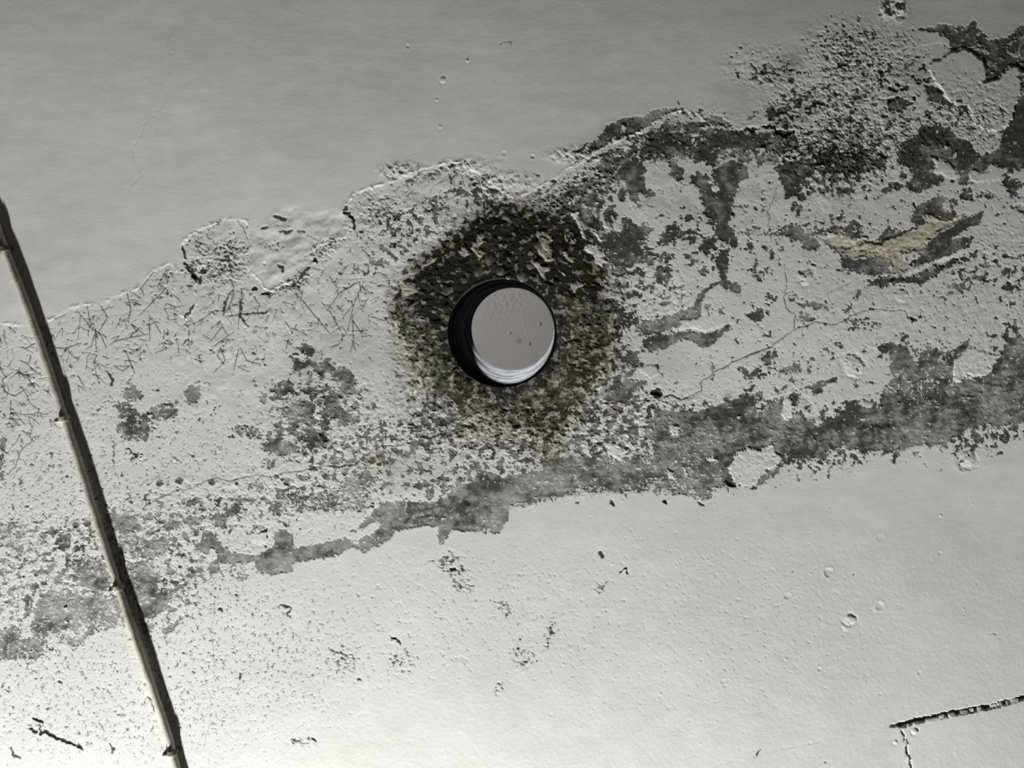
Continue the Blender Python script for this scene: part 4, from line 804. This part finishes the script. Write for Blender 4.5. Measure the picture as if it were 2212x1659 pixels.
UZ = UP + 2.30
m_up, nt_, bs = mat('upper_ceiling_paint'); b = NB(nt_)
tc = b.new('ShaderNodeTexCoord').outputs['Object']; n1 = b.noise(tc, 30, 3, .5)
b.link(b.mix(n1, (.66, .64, .625, 1), (.70, .68, .665, 1)), bs.inputs['Base Color']); bs.inputs['Roughness'].default_value = .85
sp = at(1122.0, 737.0, UZ)                        # small smudge on that ceiling
vm = b.new('ShaderNodeVectorMath', operation='DISTANCE'); b.link(tc, vm.inputs[0]); vm.inputs[1].default_value = tuple(sp)
sm = b.math('MULTIPLY', b.math('SUBTRACT', 1.0, b.step(vm.outputs['Value'], .006, .017)), b.step(n1, .3, .55))
b.link(b.mix(b.math('MULTIPLY', b.step(vm.outputs['Value'], .017, .004), .55), b.nt.links and b.mix(n1, (.66, .64, .625, 1), (.70, .68, .665, 1)), (.30, .29, .28, 1)), bs.inputs['Base Color'])
n_u = 261
ux0, uy0 = at(960.0, 580.0, UZ)[:2]; ux1, uy1 = at(1250.0, 850.0, UZ)[:2]
lx = np.linspace(ux0, ux1, n_u); ly = np.linspace(uy0, uy1, n_u); UX, UY = np.meshgrid(lx, ly)
v_ = np.stack([UX - CAM[0], UY - CAM[1], np.full_like(UX, UZ - CAM[2])], -1) @ R
upx = v_[..., 0] / v_[..., 2] * F + W / 2; upy = v_[..., 1] / v_[..., 2] * F + H / 2
hu = 1.0 * fbm(upx, upy, 9, 3, 91, .55) * (0.25 + 1.0 * (1 - sstep(np.hypot(upx - 1085, upy - 640), 35, 75))) * 2.0
for x, y, r, hh in [(1093, 656, 3, 6), (1101, 719, 3.2, 11), (1166, 699, 3.2, 12), (1143, 742, 3.0, 9), (1134, 702, 2, 3), (1050, 712, 1.6, 3)]:
    hu = hu + .6 * hh * np.exp(-((upx - x) ** 2 + (upy - y) ** 2) / (r * r * .7))
ln = np.array([(1123, 650), (1125, 668), (1129, 684), (1133, 702), (1139, 722), (1144, 745), (1150, 765), (1156, 782)], float)
dd = np.full(upx.shape, 1e9)
for (ax, ay), (bx, by) in zip(ln[:-1], ln[1:]):
    ex, ey = bx - ax, by - ay; t = np.clip(((upx - ax) * ex + (upy - ay) * ey) / (ex * ex + ey * ey), 0, 1)
    dd = np.minimum(dd, np.hypot(upx - ax - t * ex, upy - ay - t * ey))
hu = hu + 0.9 * np.exp(-(dd / 1.0) ** 2)
vv = np.stack([UX, UY, UZ - hu * MM], -1).reshape(-1, 3)
ii = (np.arange(n_u - 1)[:, None] * n_u + np.arange(n_u - 1)[None, :]).ravel()
me = bpy.data.meshes.new('ceiling_upper_room')
nb_ = len(vv)
brd = [(-2.5 + BC[0], -2.5 + BC[1], UZ), (2.5 + BC[0], -2.5 + BC[1], UZ), (2.5 + BC[0], 2.5 + BC[1], UZ), (-2.5 + BC[0], 2.5 + BC[1], UZ)]
c_ = [0, n_u - 1, n_u * n_u - 1, n_u * (n_u - 1)]
quads = np.stack([ii, ii + n_u, ii + n_u + 1, ii + 1], -1).tolist()
for k in range(4): quads.append([nb_ + k, c_[k], c_[(k + 1) % 4], nb_ + (k + 1) % 4])
me.from_pydata(vv.tolist() + brd, [], quads); me.update()
for p in me.polygons: p.use_smooth = len(me.polygons) and p.index < len(me.polygons) - 4
me.materials.append(m_up); o = bpy.data.objects.new('ceiling_upper_room', me); COL.objects.link(o)
tag(o, 'pale grey painted ceiling of the room above, seen through the hole', None, None, 'structure')
# lamps of the room above
lamp('upper_ceiling_lamp', 'SPOT', (BC[0] - .32, BC[1] - .92, UP + 1.72), tuple(BC), 6400.0, .06, (.96, .98, 1.0))[1].spot_size = math.radians(16)
lamp('upper_window_daylight', 'AREA', (BC[0] - 1.9, BC[1] - .5, UP + 1.5), (BC[0], BC[1], UZ), 15.0, .5, (1.0, .97, .95))

# ------------------------------------------------------------------ cable and its clips
m_cable = simple('cable_sheath', (.62, .60, .50, 1), .55, .4, 160, .10, .0004, 500)
m_clip = simple('clip_plastic', (.52, .50, .42, 1), .5, .4, 200, .2)
m_dirtclip = simple('grimy_clip_plastic', (.16, .15, .12, 1), .6, .3, 300, .25)
m_nail = simple('nail_steel', (.20, .19, .17, 1), .35, .6)
CW = 0.0040                                     # cable radius
cp = [(-260, -330), (-60, 330), (-28, 430), (4, 520), (15, 548), (52, 641), (85, 737), (106, 800), (140, 904), (169, 993), (198, 1089), (221, 1162), (233, 1200), (259, 1277), (288, 1366), (326, 1477), (364, 1587), (381, 1659), (430, 1830), (560, 2300)]
def cable_z(x, y): return PLANE_Z - float(bow(np.float64(x), np.float64(y))) * MM - (CW + .0004 + .0011 * abs(math.sin((y - 540) / 365 * math.pi)) * (y < 1500))
pts = []
for (x0, y0), (x1, y1) in zip(cp[:-1], cp[1:]):
    n = max(2, int(math.hypot(x1 - x0, y1 - y0) / 9))
    for i in range(n):
        t = i / n; pts.append((x0 + (x1 - x0) * t, y0 + (y1 - y0) * t))
pts.append(cp[-1])
P3 = [at(x, y, cable_z(x, y)) for x, y in pts]
P3 = np.array(P3)
for _ in range(10): P3[1:-1] = .25 * P3[:-2] + .5 * P3[1:-1] + .25 * P3[2:]
vv, ff = [], []; SEG = 16
for i, p in enumerate(P3):
    tg = P3[min(i + 1, len(P3) - 1)] - P3[max(i - 1, 0)]; tg /= np.linalg.norm(tg)
    sd = np.cross(tg, (0, 0, 1)); sd /= np.linalg.norm(sd); up_ = np.cross(sd, tg)
    wob = 1 + .03 * math.sin(i * .9) + .02 * math.sin(i * 2.3)
    for s in range(SEG):
        a = 2 * math.pi * s / SEG; q = p + CW * wob * (math.cos(a) * sd + math.sin(a) * up_); vv.append(q)
for i in range(len(P3) - 1):
    for s in range(SEG):
        a, c = i * SEG + s, i * SEG + (s + 1) % SEG; ff.append((a, c, c + SEG, a + SEG))
ff.append(tuple(range(SEG))[::-1]); ff.append(tuple((len(P3) - 1) * SEG + s for s in range(SEG)))
cable = mesh_obj('electrical_cable', vv, ff, m_cable)
tag(cable, 'cream electrical cable running down the left side of the ceiling', 'cable')

def clip(px, py, label, m, dirty=False):
    z = cable_z(px, py); c = at(px, py, z); SURF = PLANE_Z - float(bow(np.float64(px), np.float64(py))) * MM
    i = int(np.argmin(np.linalg.norm(P3 - c, axis=1))); c = P3[i]; tg = P3[i + 1] - P3[i - 1]; tg /= np.linalg.norm(tg)
    sd = np.cross(tg, (0, 0, 1)); sd /= np.linalg.norm(sd); up_ = np.array((0, 0, 1.0))
    if sd[0] > 0: sd = -sd                      # nail side to the left of the cable
    root = empty('cable_clip', (float(c[0]), float(c[1]), SURF)); tag(root, label, 'cable clip', 'clips along the cable')
    # saddle: arch over the cable with a foot block on the nail side
    prof_o, prof_i = [], []
    gap = SURF - c[2]
    for k in range(13):
        a = math.pi * k / 12
        prof_o.append((math.cos(a) * (CW + .0017), -math.sin(a) * (CW + .0017))); prof_i.append((math.cos(a) * (CW + .0002), -math.sin(a) * (CW + .0002)))
    prof_o = [(prof_o[0][0], gap)] + prof_o + [(prof_o[-1][0], gap)]; prof_i = [(prof_i[0][0], gap)] + prof_i + [(prof_i[-1][0], gap)]
    vv, ff = [], []; n = len(prof_o); hw = .0024
    org = np.array((c[0], c[1], SURF))
    for e in (-hw, hw):
        for pr in (prof_o, prof_i):
            for (x, zz) in pr: vv.append(c + sd * x + up_ * zz + tg * e - org)
    for k in range(n - 1):
        o0, i0, o1, i1 = k, n + k, 2 * n + k, 3 * n + k
        ff += [(o0, o0 + 1, o1 + 1, o1), (i0, i1, i1 + 1, i0 + 1), (o0, i0, i0 + 1, o0 + 1), (o1, o1 + 1, i1 + 1, i1)]
    mesh_obj('saddle', vv, ff, m, root, False)
    # foot block and nail
    vv, ff = [], []; bx = CW + .0030; NSg = 14
    for zz, rr in ((gap, .0030), (gap - .0075, .0030), (gap - .0086, .0024), (gap - .0086, .0010)):
        for s in range(NSg):
            a = 2 * math.pi * s / NSg; vv.append(c + sd * (bx + rr * math.cos(a) * .8) + tg * rr * math.sin(a) + up_ * zz - org)
    for k in range(3):
        for s in range(NSg): ff.append((k * NSg + s, k * NSg + (s + 1) % NSg, (k + 1) * NSg + (s + 1) % NSg, (k + 1) * NSg + s))
    mesh_obj('nail_block', vv, ff, m, root)
    vv, ff = [], []
    for zz, rr in ((gap - .0070, .0011), (gap - .0092, .0011), (gap - .0092, .0021), (gap - .0102, .0019), (gap - .0105, .0008)):
        for s in range(NSg):
            a = 2 * math.pi * s / NSg; vv.append(c + sd * (bx + rr * math.cos(a)) + tg * rr * math.sin(a) + up_ * zz - org)
    for k in range(4):
        for s in range(NSg): ff.append((k * NSg + s, k * NSg + (s + 1) % NSg, (k + 1) * NSg + (s + 1) % NSg, (k + 1) * NSg + s))
    ff.append(tuple(4 * NSg + s for s in range(NSg)))
    mesh_obj('nail', vv, ff, m_nail, root)
clip(14, 541, 'grimy cable clip nearest the top of the cable, on smooth paint', m_dirtclip)
clip(141, 908, 'pale clean cable clip on the cable left of the grey bare patches', m_clip)
clip(257, 1270, 'paint-smeared cable clip where the cable crosses the lower grey patch', m_clip)
clip(370, 1628, 'grimy cable clip at the bottom end of the cable', m_dirtclip)

# ------------------------------------------------------------------ loose flakes, mineral drops and joint crumbs: parts of the ceiling
gxs, gys = gx, gy
def surf(px, py):                              # ceiling point and its relief at a picture point
    p = at(px, py); i = int(np.clip(np.searchsorted(gxs, p[0]), 0, NX - 1)); j = int(np.clip(np.searchsorted(gys, p[1]), 0, NY - 1))
    return p, float(VZ[j, i])
PXM = DIST / F
m_flake = simple('loose_paint', (.78, .775, .745, 1), .85, .3, 120, .06, .0002, 700)
def flake(px, py, L, Wd, ang, lift, curl, seed):
    r = random.Random(seed); p, z0 = surf(px, py); ca, sa_ = math.cos(math.radians(ang)), math.sin(math.radians(ang))
    n, top = 11, []
    rad = [r.uniform(.5, 1.25) for _ in range(n)]
    for ringf in (1.0, .5):
        for k in range(n):
            a = 2 * math.pi * k / n; x = math.cos(a) * rad[k] * ringf * L * .5; y = math.sin(a) * rad[k] * ringf * Wd * .5
            top.append((x, y))
    top.append((0, 0))
    vv = []
    for dz in (0.0, .00028):
        for x, y in top:
            h = lift * .16 * (0.5 - y / Wd) * MM + curl * .45 * MM * (x / L) ** 2 * 2
            vv.append((p[0] + (x * ca - y * sa_) * PXM, p[1] + (x * sa_ + y * ca) * PXM, z0 - .0003 - h + dz))
    ff = []; N = len(top)
    for k in range(n):
        k2 = (k + 1) % n
        ff += [(k, k2, n + k2, n + k), (n + k, n + k2, 2 * n)]
        ff += [(N + k2, N + k, N + n + k, N + n + k2), (N + n + k2, N + n + k, N + 2 * n), (k2, k, N + k, N + k2)]
    return mesh_obj('paint_flake', vv, ff, m_flake, ceiling, False)
FL = [(2058, 231, 14, 8, 0, 1.5, .4), (1641, 329, 14, 12, 40, 1.2, .6), (1594, 901, 9, 8, 0, 1.0, .3), (1858, 905, 14, 5, 10, 1.0, .3),
      (1724, 598, 18, 8, 20, 1.2, .5), (278, 974, 12, 10, 30, 1.4, .5), (326, 898, 12, 6, -10, 1.2, .3), (427, 781, 12, 7, 0, 1.2, .3), (568, 1157, 30, 22, 20, .8, 1.2), (459, 1189, 14, 12, -30, 1.2, .5), (1460, 235, 5, 16, -10, 2.4, .4), (1256, 352, 16, 6, -40, 1.4, .4), (1242, 360, 14, 6, -40, 1.4, .4),
      (1345, 283, 14, 12, 40, 1.3, .5), (2013, 292, 5, 14, 0, 1.2, .3), (2050, 342, 6, 16, 10, 1.2, .3), (1718, 345, 12, 5, -30, 1.0, .3), (1693, 348, 12, 5, 20, 1.0, .3), (640, 770, 14, 9, 0, 1.3, .4), (1347, 1234, 12, 8, -20, 1.6, .4), (852, 1384, 14, 10, 0, 1.2, .5), (1790, 510, 18, 8, 20, 1.4, .5), (1905, 489, 6, 16, 15, 1.4, .4)]
for i, f in enumerate(FL): flake(*f, 100 + i)
edge = np.argwhere((np.abs(PAINT) < 1.2) & (BAND > 4) & (PX > 10) & (PX < W - 10) & (RB > 1.25))
for i in range(80):
    j, k = edge[rng.randrange(len(edge))]
    flake(float(PX[j, k]), float(PY[j, k]), rng.uniform(6, 13), rng.uniform(4, 8), rng.uniform(-60, 60), rng.choice((-1, 1)) * rng.uniform(.2, 1.0), rng.uniform(.1, .5), 500 + i)

m_drop, nt_, bs = mat('wet_mineral_drop'); b = NB(nt_); tc = b.new('ShaderNodeTexCoord').outputs['Object']
b.link(b.mix(b.step(b.noise(tc, 160, 3, .6), .38, .62), (.045, .043, .030, 1), (.17, .165, .135, 1)), bs.inputs['Base Color'])
bs.inputs['Roughness'].default_value = .12; bs.inputs['Specular IOR Level'].default_value = .6
def drop(px, py, r, h, seed):
    rr = random.Random(seed); p, z0 = surf(px, py); vv, ff = [], []; n = 14; rad = [rr.uniform(.45, 1.35) for _ in range(n)]
    for _ in range(2): rad = [(rad[k - 1] + 2 * rad[k] + rad[(k + 1) % n]) / 4 for k in range(n)]
    for q, t in enumerate((1.0, .85, .6, .3)):
        for k in range(n):
            a = 2 * math.pi * k / n; vv.append((p[0] + math.cos(a) * r * rad[k] * t * PXM, p[1] + math.sin(a) * r * rad[k] * t * PXM, z0 + .0006 - (h * MM + .0006) * math.sqrt(max(0, 1 - t * t))))
    vv.append((p[0], p[1], z0 - h * MM))
    for q in range(3):
        for k in range(n): ff.append((q * n + k, (q + 1) * n + k, (q + 1) * n + (k + 1) % n, q * n + (k + 1) % n))
    for k in range(n): ff.append((3 * n + k, 4 * n, 3 * n + (k + 1) % n))
    return mesh_obj('mineral_drop', vv, ff, m_drop, ceiling)
DR = [(1060, 561, 14, 3.5), (1083, 585, 13, 4.5), (1035, 588, 12, 2.5), (1004, 605, 11, 3), (967, 625, 12, 3.5), (1128, 598, 13, 3), (1098, 598, 7, 2.5), (1012, 592, 7, 2), (1148, 575, 9, 2), (888, 640, 10, 2), (950, 605, 8, 2), (1060, 885, 9, .8), (1158, 862, 10, .8), (1165, 530, 10, 1.6), (1210, 560, 9, 1.5)]
for i, (x, y, r, h) in enumerate(DR): drop(x, y, r * 1.1, .25 + h * .16, 900 + i)

def crumb(px, py, L, Wd, ang, prou, seed):
    r = random.Random(seed); p = at(px, py); ca, sa_ = math.cos(math.radians(ang)), math.sin(math.radians(ang)); vv = []
    for z, k in ((.0030, 1.0), (-(prou + .5) * MM, .82)):
        for x, y in ((-1, -1), (0, -1.15), (1, -1), (1, 1), (0, 1.1), (-1, 1)):
            x = x * L * .5 * k * r.uniform(.85, 1.1); y = y * Wd * .5 * k * r.uniform(.8, 1.15)
            vv.append((p[0] + (x * ca - y * sa_) * PXM, p[1] + (x * sa_ + y * ca) * PXM, PLANE_Z + z + r.uniform(-.0004, .0004) * (z < 0)))
    ff = [(11, 10, 9, 8, 7, 6), (0, 1, 2, 3, 4, 5)] + [(k, 6 + k, 6 + (k + 1) % 6, (k + 1) % 6) for k in range(6)]
    return mesh_obj('joint_filler_crumb', vv, ff, m_flake, ceiling, False)
for i, f in enumerate([(1979, 1563, 18, 6, -14, .3), (2016, 1555, 36, 8, -12, .4), (2034, 1548, 14, 7, -12, .1), (2055, 1545, 17, 9, -12, .5), (2082, 1539, 20, 8, -10, .3), (2098, 1534, 9, 8, 0, .1), (2115, 1531, 10, 8, -10, .4), (2145, 1525, 16, 8, -14, .2), (2158, 1520, 12, 8, -10, .4), (2176, 1517, 9, 6, -12, .3), (2191, 1513, 20, 7, -10, .4), (1951, 1573, 12, 4, -8, .2), (1962, 1567, 8, 5, 0, .1), (1957, 1605, 4, 14, -10, .1), (1962, 1640, 4, 12, -10, .1)]):
    crumb(*f, 1300 + i)
